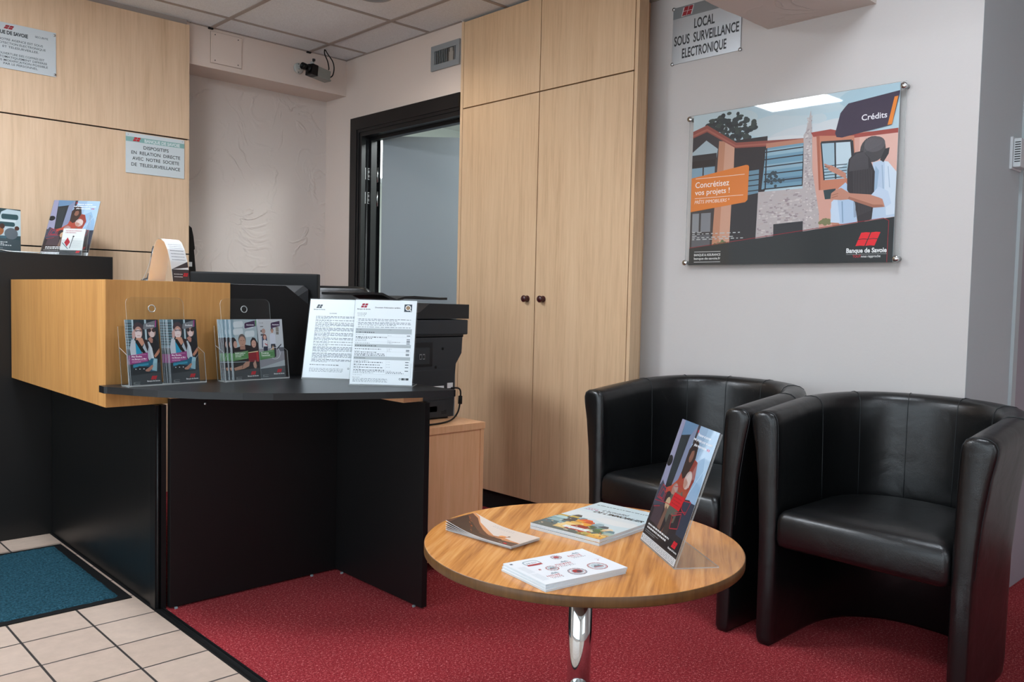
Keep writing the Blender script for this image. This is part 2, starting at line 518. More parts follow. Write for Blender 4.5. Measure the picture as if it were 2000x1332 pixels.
class Art:
    """a print: flat coloured shapes in unit coordinates (u right, v up) on one sheet"""
    STEP = 4.0e-5
    def __init__(s, w_, h_, rough=0.35):
        s.w, s.h, s.L, s.rough = w_, h_, [], rough
    def poly(s, pts, col):
        for ax, val, kl in ((0, 0.0, False), (0, 1.0, True), (1, 0.0, False), (1, 1.0, True)):
            if len(pts) < 3: return s
            pts = clip(pts, ax, val, kl)
        if len(pts) >= 3: s.L.append(('p', pts, col))
        return s
    def rect(s, u0, v0, u1, v1, col):
        return s.poly([(u0, v0), (u1, v0), (u1, v1), (u0, v1)], col)
    def ell(s, u, v, a, b, col, n=22, rot=0.0):
        c, q = math.cos(rot), math.sin(rot)
        pts = []
        for i in range(n):
            x, y = a*math.cos(2*PI*i/n)*s.w, b*math.sin(2*PI*i/n)*s.h
            pts.append((u+(x*c-y*q)/s.w, v+(x*q+y*c)/s.h))
        return s.poly(pts, col)
    def ring(s, u, v, rm, t, col, n=28):
        """round ring, radii in metres"""
        for i in range(n):
            a0, a1 = 2*PI*i/n, 2*PI*(i+1)/n
            P = lambda r, a: (u+r*math.cos(a)/s.w, v+r*math.sin(a)/s.h)
            s.poly([P(rm, a0), P(rm, a1), P(rm-t, a1), P(rm-t, a0)], col)
        return s
    def line(s, u0, v0, u1, v1, t, col):
        dx, dy = (u1-u0)*s.w, (v1-v0)*s.h
        l = math.hypot(dx, dy) or 1
        nx, ny = -dy/l*t/2/s.w, dx/l*t/2/s.h
        return s.poly([(u0+nx, v0+ny), (u0-nx, v0-ny), (u1-nx, v1-ny), (u1+nx, v1+ny)], col)
    def rrect(s, u0, v0, u1, v1, r, col, slant=0.0):
        """rounded box, r in metres, slant = rise of the right side in v"""
        pts = []
        for cu, cv, a0 in ((u1, v1, 0), (u0, v1, 90), (u0, v0, 180), (u1, v0, 270)):
            sx = -1 if cu == u1 else 1
            sy = -1 if cv == v1 else 1
            for k in range(4):
                a = R(a0+k*30)
                u = cu+(sx*r+r*math.cos(a))/s.w; v = cv+(sy*r+r*math.sin(a))/s.h
                pts.append((u, v+slant*(u-u0)/(u1-u0)))
        return s.poly(pts, col)
    def text(s, t, u, v, hh, col, width=None, align='l', bold=0.0, shear=0.0, slant=0.0):
        """hh: cap height in v units; width: fitted width in u units"""
        vs, fs = glyphs(t, bold)
        if not vs: return s
        x0, x1 = min(p[0] for p in vs), max(p[0] for p in vs)
        k = hh*s.h/0.70
        kx = (width*s.w/(x1-x0)) if width else k
        W = (x1-x0)*kx/s.w
        off = {'l': 0, 'c': -W/2, 'r': -W}[align]
        q = []
        for x, y in vs:
            du = (x-x0)*kx/s.w+off+shear*y*k/s.w
            q.append((u+du, v+y*k/s.h+slant*du))
        s.L.append(('m', q, fs, col))
        return s
    def words(s, u0, u1, v, hh, col, seed, fill=0.9):
        """a line of print too small to read: word shaped dashes"""
        rn = random.Random(seed)
        u = u0
        while u < u1-0.01:
            l = rn.uniform(0.02, 0.075)*(u1-u0)/0.8
            if u+l > u1: l = u1-u
            s.rect(u, v, u+l, v+hh*rn.uniform(0.8, 1.0), col)
            u += l + 0.012
            if rn.random() > fill: break
        return s
    def logo(s, u0, v0, u1, v1, col, gap=0.06, sh=0.22):
        W, H = u1-u0, v1-v0
        for cx in (0, 1):
            for cy in (0, 1):
                a0, a1 = cx*(0.5+gap/2), cx*(0.5+gap/2)+0.5-gap/2
                b0, b1 = cy*(0.5+gap/2), cy*(0.5+gap/2)+0.5-gap/2
                S = lambda a, b, d=0: (u0+W*(a*(1-sh)+sh*b), v0+H*(b+d))
                m_ = (a0+a1)/2
                s.poly([S(a0, b0), S(m_, b0, 0.03), S(a1, b0), S(a1, b1), S(m_, b1, 0.03), S(a0, b1)], col)
        return s
    def onto(s, mb, T, warp=None, strips=0, lift=0.0):
        """write the layers into a mesh builder; local frame: X right, Z up, face looks along -Y"""
        def put(u, v, d):
            x, z = u*s.w, v*s.h
            p = Vector((x, -d, z))
            if warp: p = warp(p)
            return T @ p
        lay_, boxes = [], []
        for L in s.L:                      # a shape only rises over the shapes it may cover
            us, vs_ = [q[0] for q in L[1]], [q[1] for q in L[1]]
            bb = (min(us), min(vs_), max(us), max(vs_))
            n_ = 0
            for q, o in zip(boxes, lay_):
                if o > n_ and bb[0] < q[2] and q[0] < bb[2] and bb[1] < q[3] and q[1] < bb[3]: n_ = o
            boxes.append(bb); lay_.append(n_+1)
        for i, L in enumerate(s.L):
            d = lift + lay_[i]*s.STEP
            if L[0] == 'p':
                parts = [L[1]]
                if strips:
                    parts = []
                    for k in range(strips):
                        q = clip(clip(L[1], 0, k/strips, False), 0, (k+1)/strips, True) if len(L[1]) > 2 else []
                        if len(q) > 2: parts.append(q)
                for q in parts:
                    tri = tessellate_polygon([[Vector((a[0], a[1], 0)) for a in q]])
                    mb.mesh([put(a[0], a[1], d) for a in q], [tuple(t) for t in tri], ink(L[2], s.rough))
            else:
                mb.mesh([put(a[0], a[1], d) for a in L[1]], L[2], ink(L[3], s.rough))
        return mb

def card(art, T, thick=0.0008, edge=None, back=None, warp=None, strips=0, mb=None):
    """a sheet of paper with the print on its front; the front lies in the local plane y = 0"""
    mb = mb or MB()
    w_, h_ = art.w, art.h
    n = strips or 1
    e = edge or M_PAPER
    for k in range(n):
        x0, x1 = w_*k/n, w_*(k+1)/n
        W = warp or (lambda p: p)
        c = [T @ W(Vector(p)) for p in ((x0, 0, 0), (x1, 0, 0), (x1, 0, h_), (x0, 0, h_), (x0, thick, 0), (x1, thick, 0), (x1, thick, h_), (x0, thick, h_))]
        mb.face([c[0], c[1], c[2], c[3]], e)
        mb.face([c[5], c[4], c[7], c[6]], back or e)
        mb.face([c[4], c[5], c[1], c[0]], e); mb.face([c[3], c[2], c[6], c[7]], e)
        if k == 0: mb.face([c[0], c[3], c[7], c[4]], e)
        if k == n-1: mb.face([c[1], c[5], c[6], c[2]], e)
    art.onto(mb, T, warp, strips)
    return mb

def tiltT(tilt, loc=(0, 0, 0)):
    return Matrix.Translation(loc) @ Matrix.Rotation(-tilt, 4, 'X')
FLAT = Matrix.Rotation(-PI/2, 4, 'X')      # up of the print -> +Y, face looks up
I4 = Matrix.Identity(4)
RIGHTWALL = -PI/2                          # print frame turned to face -X

# ================================================================== SETTING
b = MB(); b.box(-3.2, 1.072, -3.2, 4.9, -0.05, 0.0, M_TILE); struct('floor', b)
b = MB(); b.box(1.108, 4.3, -3.2, 4.9, -0.05, 0.0, M_CARPET); struct('floor_carpet', b)
b = MB()
b.box(1.072, 1.108, -3.2, 4.9, -0.05, 0.001, M_RUBBER)
b.box(1.078, 1.083, -3.2, 2.83, 0.001, 0.006, M_DARKGLOSS)
b.box(1.098, 1.103, -3.2, 2.83, 0.001, 0.005, M_DARKGLOSS)
struct('trim_1', b, 'black rubber and metal threshold strip between the tiles and the carpet')

# ceiling with its exposed grid
b = MB(); b.box(-3.2, 4.3, -3.2, Y_ALCOVE, CEIL, CEIL+0.05, M_CEIL)
ceil = struct('ceiling', b)
b = MB()
gx = [2.62-0.6*k for k in range(-2, 10)]
gy = [4.31-0.6*k for k in range(0, 13)]
for x in gx:
    if x < X_DOORWALL+1.3: b.box(x-0.011, x+0.011, -3.2, Y_BEAM, CEIL-0.004, CEIL+0.001, M_GRID)
for y in gy:
    b.box(-3.2, X_DOORWALL if y > 3.43 else X_POSTER, y-0.011, y+0.011, CEIL-0.0035, CEIL+0.001, M_GRID)
b.box(1.9, X_DOORWALL, Y_BEAM-0.012, Y_BEAM, CEIL-0.004, CEIL, M_GRID)
b.box(X_DOORWALL-0.012, X_DOORWALL, 3.44, Y_BEAM, CEIL-0.004, CEIL, M_GRID)
for x in (2.02, 2.62):
    b.box(x-0.02, x+0.006, Y_BEAM-0.014, Y_BEAM-0.002, CEIL-0.012, CEIL-0.003, M_DARK)
b.build('ceiling_grid', ceil)

# left wall: veneered panels with black shadow gaps, on a dark backing
b = MB()
PX0, PX1, PT = -1.2, 1.884, 0.02
for z0, z1 in ((0.0, 1.272), (1.279, 1.881), (1.888, 2.488)):
    b.box(PX0, PX1, Y_PANEL, Y_PANEL+PT, z0, z1, M_WOOD)
b.box(PX0, PX1-0.004, Y_PANEL+0.012, Y_PANEL+0.026, 0, 2.488, M_DARK)
b.box(PX0, PX1-0.01, Y_PANEL+0.008, Y_BEAM, 2.488, CEIL, M_GRID)
struct('wall_left', b)
b = MB(); b.box(-3.2, -1.2, Y_PANEL, Y_PANEL+0.1, 0, CEIL, M_SHELL); struct('wall_left.001', b)
# rough plastered alcove wall and the beam over it
b = MB(); b.box(-1.2, X_DOORWALL+0.12, Y_ALCOVE, Y_ALCOVE+0.1, 0, CEIL, M_PLASTER); struct('wall_alcove', b)
b = MB(); b.box(-1.2, X_DOORWALL, Y_BEAM, Y_ALCOVE, Z_SOFFIT, CEIL, M_PLASTER_SMOOTH); struct('wall_beam', b)

# wall with the doorway
OY1 = 4.36; OY0 = 3.44; OZ = 2.035
b = MB()
b.box(X_DOORWALL, X_DOORWALL+0.12, OY1, Y_ALCOVE, 0, CEIL, M_PLASTER_SMOOTH)
b.box(X_DOORWALL, X_DOORWALL+0.12, 3.432, OY1, OZ+0.0, CEIL, M_PLASTER_SMOOTH)
struct('wall_back', b)
# door: black frame, grey leaf standing ajar into the next room, hinges
b = MB()
xw = X_DOORWALL
def ring_frame(b, o, i, zo, zi, x0, x1, m):
    """two legs and head between outer (o, zo) and inner (i, zi), thickness x0..x1"""
    b.box(x0, x1, i, o, 0, zo, m)
    b.box(x0, x1, OY0-0.006, i, zi, zo, m)
ring_frame(b, 4.466, 4.372, 2.148, 2.055, xw-0.014, xw+0.001, M_FRAMEBLACK)
ring_frame(b, 4.448, 4.39, 2.13, 2.073, xw-0.019, xw-0.013, M_FRAMEBLACK)
ring_frame(b, 4.385, OY1-0.012, 2.06, 2.03, xw-0.008, xw+0.13, M_FRAMEBLACK)
ring_frame(b, OY1-0.008, OY1-0.03, 2.04, 2.012, xw+0.05, xw+0.09, M_FRAMEBLACK)
door = struct('door_1', b, 'grey door standing ajar in a black frame beside the tall cupboard')
hinge = Vector((xw+0.098, OY1-0.028, 0))
dT = Matrix.Translation(hinge) @ Matrix.Rotation(R(-44.5), 4, 'Z')
b = MB(); b.box(0.028, 0.93, 0.0, 0.042, 0.008, 2.047, M_DOORGREY, dT, bev=0.003)
b.build('door_leaf', door, 'flat grey door leaf')
M_HINGE = mat('pale_hinge_zinc', 'c9cdcd', 0.4, 0.1)
for z in (1.812, 1.667, 0.30):
    b = MB()
    b.box(xw+0.02, xw+0.095, OY1-0.0135, OY1-0.0115, z-0.035, z+0.035, M_HINGE)
    b.tube([(xw+0.102, OY1-0.02, z-0.045), (xw+0.102, OY1-0.02, z+0.045)], 0.007, M_STEEL)
    for dz in (-0.025, 0.0, 0.025):
        b.tube([(xw+0.045, OY1-0.0135, z+dz), (xw+0.045, OY1-0.0145, z+dz)], 0.005, M_DARK, 8)
    b.build('hinge', door, 'steel hinge leaf')
b = MB()
b.tube([(xw+0.03, OY1-0.014, 0), (xw+0.03, OY1-0.014, 2.01)], 0.006, M_DARKPLASTIC)
b.build('seal_strip', door)

# the room behind the door
M_HALLW = mat('pale_green_grey_paint', 'c8cec8', 0.8)
b = MB()
HZ = 2.39
b.box(xw+0.12, 5.2, 5.2, 5.3, 0, HZ, M_HALLW)
b.box(5.1, 5.2, 2.3, 5.2, 0, HZ, M_HALLW)
b.box(X_POSTER+0.1, 5.1, 2.25, 2.35, 0, HZ, M_HALLW)
b.box(xw+0.12, 5.2, 2.25, 5.3, HZ, HZ+0.08, mat('hall_ceiling_paint', 'a3a69e', 0.85))
b.box(xw+0.12, xw+0.14, Y_ALCOVE, 5.2, 0, HZ, M_HALLW)
struct('wall_hall', b)
b = MB(); b.box(3.38, 3.70, 5.185, 5.199, 1.90, 2.285, M_WHITEPL); w3 = struct('window_3', b, 'bright window of the next room seen past the grey door')
b = MB(); b.box(3.395, 3.685, 5.180, 5.1845, 1.938, 2.27, emit('hall_window_light', 'f4ffff', 2.2)); b.build('window_pane', w3)
la = bpy.data.lights.new('hall_fill', 'AREA'); la.shape = 'RECTANGLE'; la.size = 0.6; la.size_y = 0.6
la.energy = LIGHT_HALL; la.color = (0.93, 1.0, 1.0)
lo = bpy.data.objects.new('hall_fill', la); COL.objects.link(lo); lo.location = (3.75, 3.2, HZ-0.02)  # added fill with no fitting of its own, brightens the door leaf

# poster wall, its corner and the wall going off beyond it
b = MB(); b.box(X_POSTER, X_POSTER+0.1, Y_REVEAL, 3.44, 0, CEIL, M_PLASTER_GREY); struct('wall_right', b)
b = MB(); b.box(X_POSTER+0.0006, 3.488, Y_REVEAL-0.0006, Y_REVEAL+0.1, 0, CEIL, M_REVEAL); struct('wall_reveal', b)
b = MB(); b.box(3.488, 3.535, Y_REVEAL-0.012, Y_REVEAL+0.1, 0, CEIL, mat('cool_white_trim', 'b9c2c4', 0.45)); struct('trim_2', b, 'pale vertical trim on the grey wall')
b = MB(); b.box(3.535, 4.3, Y_REVEAL+0.002, Y_REVEAL+0.1, 0, CEIL, mat('lilac_grey_paint', 'a39da6', 0.6)); struct('wall_reveal.001', b)
b = MB(); b.box(4.2, 4.3, -3.2, Y_REVEAL, 0, CEIL, M_SHELL); struct('wall_far', b)

# plastered bulkhead stepping out of the poster wall under the ceiling
b = MB()
zb = 2.154
pts = []
rn = random.Random(4)
for k in range(15):
    pts.append((X_POSTER-0.68*k/14, 1.757+rn.uniform(-0.004, 0.004)))
b.prism(pts[::1] + [(X_POSTER-0.68, 1.331), (X_POSTER, 1.331)], zb, CEIL, M_PLASTER)
struct('wall_bulkhead', b, 'rough plastered bulkhead under the ceiling over the poster')

# shell behind the camera with two big shop windows letting daylight in
def window_wall(name, n, along, pos, a0, a1, w0, w1, z0, z1):
    b = MB()
    def bx(p0, p1, q0, q1, t0=0.0, t1=0.1, m=M_SHELL, bb=None):
        bb = bb or b
        if along == 'x': bb.box(p0, p1, pos-t1, pos-t0, q0, q1, m)
        else: bb.box(pos-t1, pos-t0, p0, p1, q0, q1, m)
    bx(a0, w0, 0, CEIL); bx(w1, a1, 0, CEIL); bx(w0, w1, 0, z0); bx(w0, w1, z1, CEIL)
    struct(name, b)
    f = MB()
    k = 3
    for i in range(k+1):
        p = w0+(w1-w0)*i/k
        bx(p-0.03, p+0.03, z0, z1, 0.02, 0.08, M_GREYMETAL, f)
    bx(w0, w1, z0, z0+0.06, 0.02, 0.08, M_GREYMETAL, f); bx(w0, w1, z1-0.06, z1, 0.02, 0.08, M_GREYMETAL, f)
    win = f.build('window_%d' % n); win['kind'] = 'structure'
    g = MB(); bx(w0, w1, z0, z1, 0.045, 0.05, M_CLEAR, g); g.build('window_pane', win)
window_wall('wall_front', 1, 'x', -3.1, -3.2, 4.3, -0.6, 1.2, 0.6, 2.1)
window_wall('wall_street', 2, 'y', -3.1, -3.2, 4.6, -2.6, 3.4, 0.15, 2.3)
for nm, loc, rot, sx, sy in (('daylight_front', (0.3, -3.05, 1.35), (R(90), 0, 0), 1.8, 1.5), ('daylight_street', (-3.05, 0.4, 1.22), (R(90), 0, R(-90)), 6.0, 2.15)):
    pd = bpy.data.lights.new(nm, 'AREA'); pd.shape = 'RECTANGLE'; pd.size = sx; pd.size_y = sy
    pd.cycles.is_portal = True
    po = bpy.data.objects.new(nm, pd); COL.objects.link(po); po.location = loc; po.rotation_euler = rot
# ================================================================== BUILT-IN CUPBOARD
cup = thing('tall_cupboard', 'floor to ceiling pale oak cupboard with four doors beside the black door frame', 'cupboard', (X_CUP, 2.848, 0))
CY = 2.848
def cbox(name, y0, y1, z0, z1, x0=0.0, x1=0.019, m=None, bev=0.0015, parent=None, label=None):
    b = MB(); b.box(x0, x1, y0-CY, y1-CY, z0, z1, m or M_WOOD2, bev=bev)
    return b.build(name, parent or cup, label)
b = MB()
b.box(0.022, 0.155, 2.36-CY, 3.428-CY, 0.0, 2.50, M_DARK)
b.box(0.022, 0.06, 2.29-CY, 3.41-CY, 0.09, 2.50, M_DARK)
b.build('carcass', cup, 'dark carcass behind the door gaps')
cbox('side_panel', 3.411, 3.4305, 0.0, 2.506, 0.0, 0.08)
cbox('side_panel', 2.266, 2.2835, 0.0, 2.506, 0.0, 0.066)
b = MB(); b.box(0.066, 0.158, 2.33-CY, 2.345-CY, 0, 2.506, M_WOOD2); b.build('filler_strip', cup)
cbox('plinth', 2.29, 3.41, 0.0, 0.10, 0.092, 0.10, M_WOODDARK, label='dark reddish recessed plinth')
d1 = cbox('door', 2.851, 3.4075, 0.098, 2.055, label='lower door with its knob near the middle gap')
d2 = cbox('door', 2.288, 2.8455, 0.098, 2.055, label='lower door nearer the poster wall')
cbox('door', 2.851, 3.4075, 2.061, 2.502, label='short upper door')
cbox('door', 2.288, 2.8455, 2.061, 2.502, label='short upper door')
for d, y in ((d1, 2.898), (d2, 2.791)):
    b = MB()
    T = Matrix.Translation((0, y-CY, 1.078)) @ Matrix.Rotation(-PI/2, 4, 'Y')
    b.lathe([(0.0155, 0.0), (0.016, 0.004), (0.012, 0.009), (0.011, 0.014), (0.0155, 0.021), (0.0165, 0.027), (0.014, 0.031), (0.0001, 0.0325)], M_KNOB, 24, T)
    b.build('knob', d, 'burgundy round knob')

# ================================================================== SIGNS ON THE WALLS
RED, DRED = 'b3202c', '8d1c28'
def plate(name, label, x, y, z, rotz, w_, h_, art, m, screws, thick=0.003, gap=0.002, screw_r=0.006, round_=0.0):
    """a thin sign plate standing just off the wall; x, y, z is its lower left corner as seen"""
    t = thing(name, label, 'sign', (x, y, z), rotz)
    b = MB()
    b.box(0, w_, -gap-thick, -gap, 0, h_, m, bev=0.0008)
    art.onto(b, Matrix.Translation((0, -gap-thick, 0)))
    b.build('plate', t)
    for su, sv in screws:
        s = MB()
        T = Matrix.Translation((su*w_, 0.0, sv*h_)) @ Matrix.Rotation(PI/2, 4, 'X')
        s.lathe([(screw_r*0.8, 0.0), (screw_r, gap+thick), (screw_r, gap+thick+0.0015), (screw_r*0.6, gap+thick+0.003), (0.0001, gap+thick+0.0034)], M_STEEL, 16, T)
        s.build('screw', t)
    return t

NAVY = '2b3338'
a = Art(0.30, 0.208)
a.rect(0.01, 0.015, 0.992, 0.018, 'a9bcc8').rect(0.01, 0.975, 0.992, 0.978, 'a9bcc8')
a.logo(0.325-0.06, 0.865, 0.325+0.085, 0.95, DRED)
a.text('BANQUE DE SAVOIE', 0.045, 0.752, 0.075, NAVY, width=0.555, bold=0.045)
a.text('SECURITE', 0.70, 0.80, 0.042, NAVY, width=0.185, bold=0.008)
for t_, v_, w_ in (('NOTRE AGENCE EST SOUS', 0.615, 0.62), ('PROTECTION ELECTRONIQUE', 0.535, 0.70), ('ET TELESURVEILLEE.', 0.455, 0.50), ("L'OUVERTURE DES COFFRES EST", 0.305, 0.66), ('AUTOMATIQUEMENT DIFFEREE', 0.232, 0.74), ('SANS MODIFICATION POSSIBLE', 0.158, 0.76), ('PAR LE PERSONNEL.', 0.085, 0.48)):
    a.text(t_, 0.5, v_, 0.046, NAVY, width=w_, align='c', bold=0.008)
plate('security_sign', 'glossy silver security notice high on the wooden wall panels, cut by the picture edge', 0.935, Y_PANEL, 2.088, 0, 0.30, 0.208, a, mat('polished_sign_plate', 'c3ccd1', 0.18, 0.12), [(0.975, 0.94), (0.98, 0.05)])

a = Art(0.30, 0.203)
a.rect(0, 0.785, 1, 0.905, '7fa9a6')
a.logo(0.115, 0.80, 0.25, 0.90, RED)
a.text('BANQUE DE SAVOIE', 0.31, 0.806, 0.075, 'c9d6d8', width=0.61, bold=0.05)
for t_, v_, w_ in (('DISPOSITIFS', 0.628, 0.43), ('EN  RELATION  DIRECTE', 0.482, 0.835), ('AVEC  NOTRE  SOCIETE', 0.338, 0.80), ('DE  TELESURVEILLANCE', 0.185, 0.835)):
    a.text(t_, 0.508, v_, 0.082, NAVY, width=w_, align='c', bold=0.014)
plate('security_sign', 'white and teal surveillance sign on the wooden wall panels just below a groove', 1.556, Y_PANEL, 1.674, 0, 0.30, 0.203, a, mat('white_sign_plate', 'c6d0d4', 0.35), [(0.04, 0.955), (0.965, 0.955)], screw_r=0.0022)

a = Art(0.333, 0.238)
a.rect(0, 0.80, 1, 1, '777b7d')
a.poly([(0.125, 0.815), (0.285, 0.83), (0.315, 0.985), (0.155, 0.97)], 'c9c9c9')
a.logo(0.135, 0.825, 0.305, 0.975, DRED, gap=0.04)
for t_, v_, w_, c_ in (('LOCAL', 0.565, 0.30, 0.475), ('SOUS  SURVEILLANCE', 0.325, 0.945, 0.50), ('ELECTRONIQUE', 0.085, 0.65, 0.478)):
    a.text(t_, c_, v_, 0.165, '25282b', width=w_, align='c', bold=0.022)
plate('security_sign', 'brushed metal surveillance notice on the poster wall under the bulkhead', X_POSTER, 2.205, 2.096, RIGHTWALL, 0.333, 0.238, a, M_ALU, [(0.005, 0.985), (0.005, 0.012), (0.995, 0.012), (0.995, 0.985)], screw_r=0.0075)

# ================================================================== FRAMED POSTER
pz, py = 1.235, 2.0685
PW, PH = 0.846, 0.622
a = Art(PW, PH, -1)
def sky(a):
    a.rect(0, 0, 1, 1, 'b0c8d1')
    for u, v, x, y, c in ((0.12, 0.93, 0.2, 0.08, 'b9cbd0'), (0.45, 0.86, 0.2, 0.07, 'bccbd0'), (0.55, 0.72, 0.22, 0.12, 'c6ced2'), (0.62, 0.95, 0.24, 0.06, 'b4c8cf'), (0.9, 0.95, 0.2, 0.07, 'a4c0cb'), (0.42, 0.74, 0.14, 0.05, 'd0d4d6'), (0.7, 0.8, 0.12, 0.05, 'cad0d3')):
        a.ell(u, v, x, y, c)
sky(a)
rn = random.Random(11)
for k in range(110):
    q = rn.uniform(0, 2*PI); rr = rn.random()**0.6
    u, v = 0.195+0.118*rr*math.cos(q), 0.885+0.095*rr*math.sin(q)-0.02*math.cos(q)
    a.ell(u, v, rn.uniform(0.008, 0.02), rn.uniform(0.008, 0.022), rn.choice(('2f3739', '39423f', '272d30')), 9)
a.rect(0.183, 0.74, 0.195, 0.80, '33302f')
a.poly([(0, 0.58), (0, 0.87), (0.075, 0.90), (0.215, 0.77), (0.215, 0.16), (0, 0.10)], '3a3336')              # gable face
a.poly([(0.0, 0.60), (0.0, 0.755), (0.07, 0.825), (0.13, 0.76), (0.125, 0.70), (0, 0.70)], 'a4b4bb')
a.rect(0, 0.695, 0.125, 0.735, '2d2b2f').rect(0, 0.64, 0.12, 0.695, '241f22')
a.rect(0.0, 0.53, 0.118, 0.655, '7d9cae').rect(0.055, 0.53, 0.062, 0.655, '2b2a2e').rect(0.0, 0.648, 0.12, 0.656, '2b2a2e')
a.poly([(0.205, 0.80), (0.37, 0.80), (0.37, 0.47), (0.34, 0.40), (0.205, 0.44)], '2d2628')                      # porch
a.poly([(0.275, 0.44), (0.335, 0.45), (0.335, 0.60), (0.28, 0.60)], '66889b')
for k in range(5): a.line(0.272, 0.465+0.033*k, 0.338, 0.468+0.033*k, 0.004, '2a2628')
a.poly([(0.135, 0.81), (0.21, 0.79), (0.21, 0.13), (0.115, 0.12), (0.128, 0.55)], 'b98266')                    # pillar
a.poly([(0.165, 0.80), (0.21, 0.79), (0.205, 0.13), (0.150, 0.12)], 'c99a83')
a.poly([(0, 0.895), (0.072, 0.925), (0.218, 0.785), (0.54, 0.757), (0.54, 0.72), (0.215, 0.75), (0.072, 0.88), (0, 0.85)], '8e4a40')
a.poly([(0, 0.872), (0.072, 0.903), (0.217, 0.768), (0.54, 0.742), (0.54, 0.732), (0.216, 0.757), (0.072, 0.889), (0, 0.858)], 'a65f50')
a.poly([(0.365, 0.755), (0.53, 0.755), (0.53, 0.725), (0.365, 0.72)], 'b98069')
a.poly([(0.365, 0.725), (0.53, 0.73), (0.535, 0.475), (0.35, 0.47)], '6f97ac')                                # louvred window
for k, c in ((0, '8fb0bf'), (2, '8aa9b9'), (4, '5d8298')): a.poly([(0.362, 0.675-0.045*k), (0.532, 0.68-0.045*k), (0.532, 0.715-0.045*k), (0.362, 0.712-0.045*k)], c)
for k in range(6): a.line(0.36, 0.70-0.046*k, 0.535, 0.705-0.046*k, 0.0045, '2b2a2f')
a.line(0.368, 0.47, 0.368, 0.725, 0.005, '2b2a2f').line(0.532, 0.475, 0.532, 0.73, 0.005, '2b2a2f')
for k in range(26): a.ell(0.41+rn.gauss(0, 0.02), 0.53+rn.gauss(0, 0.035), 0.007, 0.01, '36454c', 8)
# stone faced wall and chimney
a.poly([(0.335, 0.455), (0.54, 0.455), (0.54, 0.80), (0.565, 0.92), (0.575, 0.80), (0.575, 0.56), (0.625, 0.52), (0.63, 0.12), (0.33, 0.10)], 'b3aaa9')
for k in range(320):
    u, v = rn.uniform(0.335, 0.62), rn.uniform(0.10, 0.45)
    a.rect(u, v, u+rn.uniform(0.006, 0.02), v+rn.uniform(0.005, 0.011), rn.choice(('bdb5b3', '9a8f90', 'c6bfbc', '948689', 'b3a6a3')))
for k in range(70):
    u, v = rn.uniform(0.541, 0.572), rn.uniform(0.45, 0.88)
    a.rect(u, v, min(u+rn.uniform(0.005, 0.014), 0.575), v+0.008, rn.choice(('bdb5b3', '9a9294', 'c6bfbc')))
a.poly([(0.205, 0.42), (0.335, 0.43), (0.33, 0.14), (0.20, 0.10)], '29272b')                                   # garage
a.rect(0.0, 0.09, 0.115, 0.37, '3a3739').rect(0.01, 0.22, 0.045, 0.345, '86898d').rect(0.055, 0.22, 0.105, 0.345, '7c7f85')
a.rect(0.01, 0.10, 0.105, 0.20, '595b60')
for k in range(30): a.ell(0.165+rn.gauss(0, 0.03), 0.125+rn.gauss(0, 0.012), 0.008, 0.012, rn.choice(('5b6a48', '77784e', '8f7a5c')), 8)
def umap(u):
    X = (0, .135, .21, .365, .535, .61, .70, 1.0); Y = (0, .15, .236, .402, .592, .65, .74, 1.0)
    for q in range(7):
        if u <= X[q+1]: return Y[q]+(u-X[q])*(Y[q+1]-Y[q])/(X[q+1]-X[q])
    return u
a.L = [(q[0], [(umap(p[0]), p[1]) for p in q[1]]) + tuple(q[2:]) for q in a.L]
# stone chimney against the sky
a.poly([(0.585, 0.775), (0.605, 0.815), (0.616, 0.825), (0.633, 0.559), (0.678, 0.316), (0.682, 0.19), (0.59, 0.17), (0.59, 0.6)], 'b3aaa9')
for k in range(150):
    v = rn.uniform(0.2, 0.8); u0 = 0.592; u1 = 0.612 if v > 0.75 else (0.628 if v > 0.56 else 0.633+(0.56-v)*0.17)
    u = rn.uniform(u0, u1-0.008)
    a.rect(u, v, u+rn.uniform(0.005, 0.012), v+rn.uniform(0.005, 0.010), rn.choice(('c4bcba', 'a09596', 'cdc6c3', '9b9092')))
# right hand house
a.poly([(0.625, 0.775), (1, 0.735), (1, 0.2), (0.675, 0.2), (0.672, 0.3), (0.633, 0.56)], 'cf9d8e')
a.poly([(0.84, 0.735), (1, 0.735), (1, 0.2), (0.84, 0.2)], 'd9ada0')
a.poly([(0.62, 0.785), (0.71, 0.79), (0.816, 0.745), (1.0, 0.748), (1.0, 0.722), (0.816, 0.722), (0.655, 0.757), (0.632, 0.757)], '9c463d')
a.poly([(0.655, 0.76), (0.816, 0.735), (0.835, 0.433), (0.667, 0.436)], 'c07c62')
a.poly([(0.646, 0.76), (0.66, 0.76), (0.675, 0.436), (0.667, 0.436)], 'a8614b')
a.poly([(0.669, 0.718), (0.803, 0.708), (0.823, 0.492), (0.69, 0.493)], '9fbac7')
a.poly([(0.74, 0.712), (0.80, 0.708), (0.81, 0.60), (0.735, 0.53)], 'bccfd8')
a.line(0.742, 0.495, 0.732, 0.712, 0.006, '2a2b30').line(0.669, 0.718, 0.806, 0.708, 0.008, '2a2b30').line(0.825, 0.492, 0.806, 0.708, 0.011, '2a2b30').line(0.69, 0.493, 0.669, 0.718, 0.005, '2a2b30')
for k in range(5): a.line(0.688, 0.503+0.018*k, 0.79, 0.503+0.018*k, 0.003, '2c3a42')
a.poly([(0.688, 0.434), (0.744, 0.438), (0.742, 0.379), (0.697, 0.379)], '2f4147')
for k in range(12): a.ell(0.70+rn.gauss(0, 0.012), 0.245+rn.gauss(0, 0.010), 0.01, 0.011, '7b7a55', 8)
a.poly([(0.454, 0.247), (0.598, 0.257), (0.60, 0.14), (0.456, 0.14)], '2b2d32')
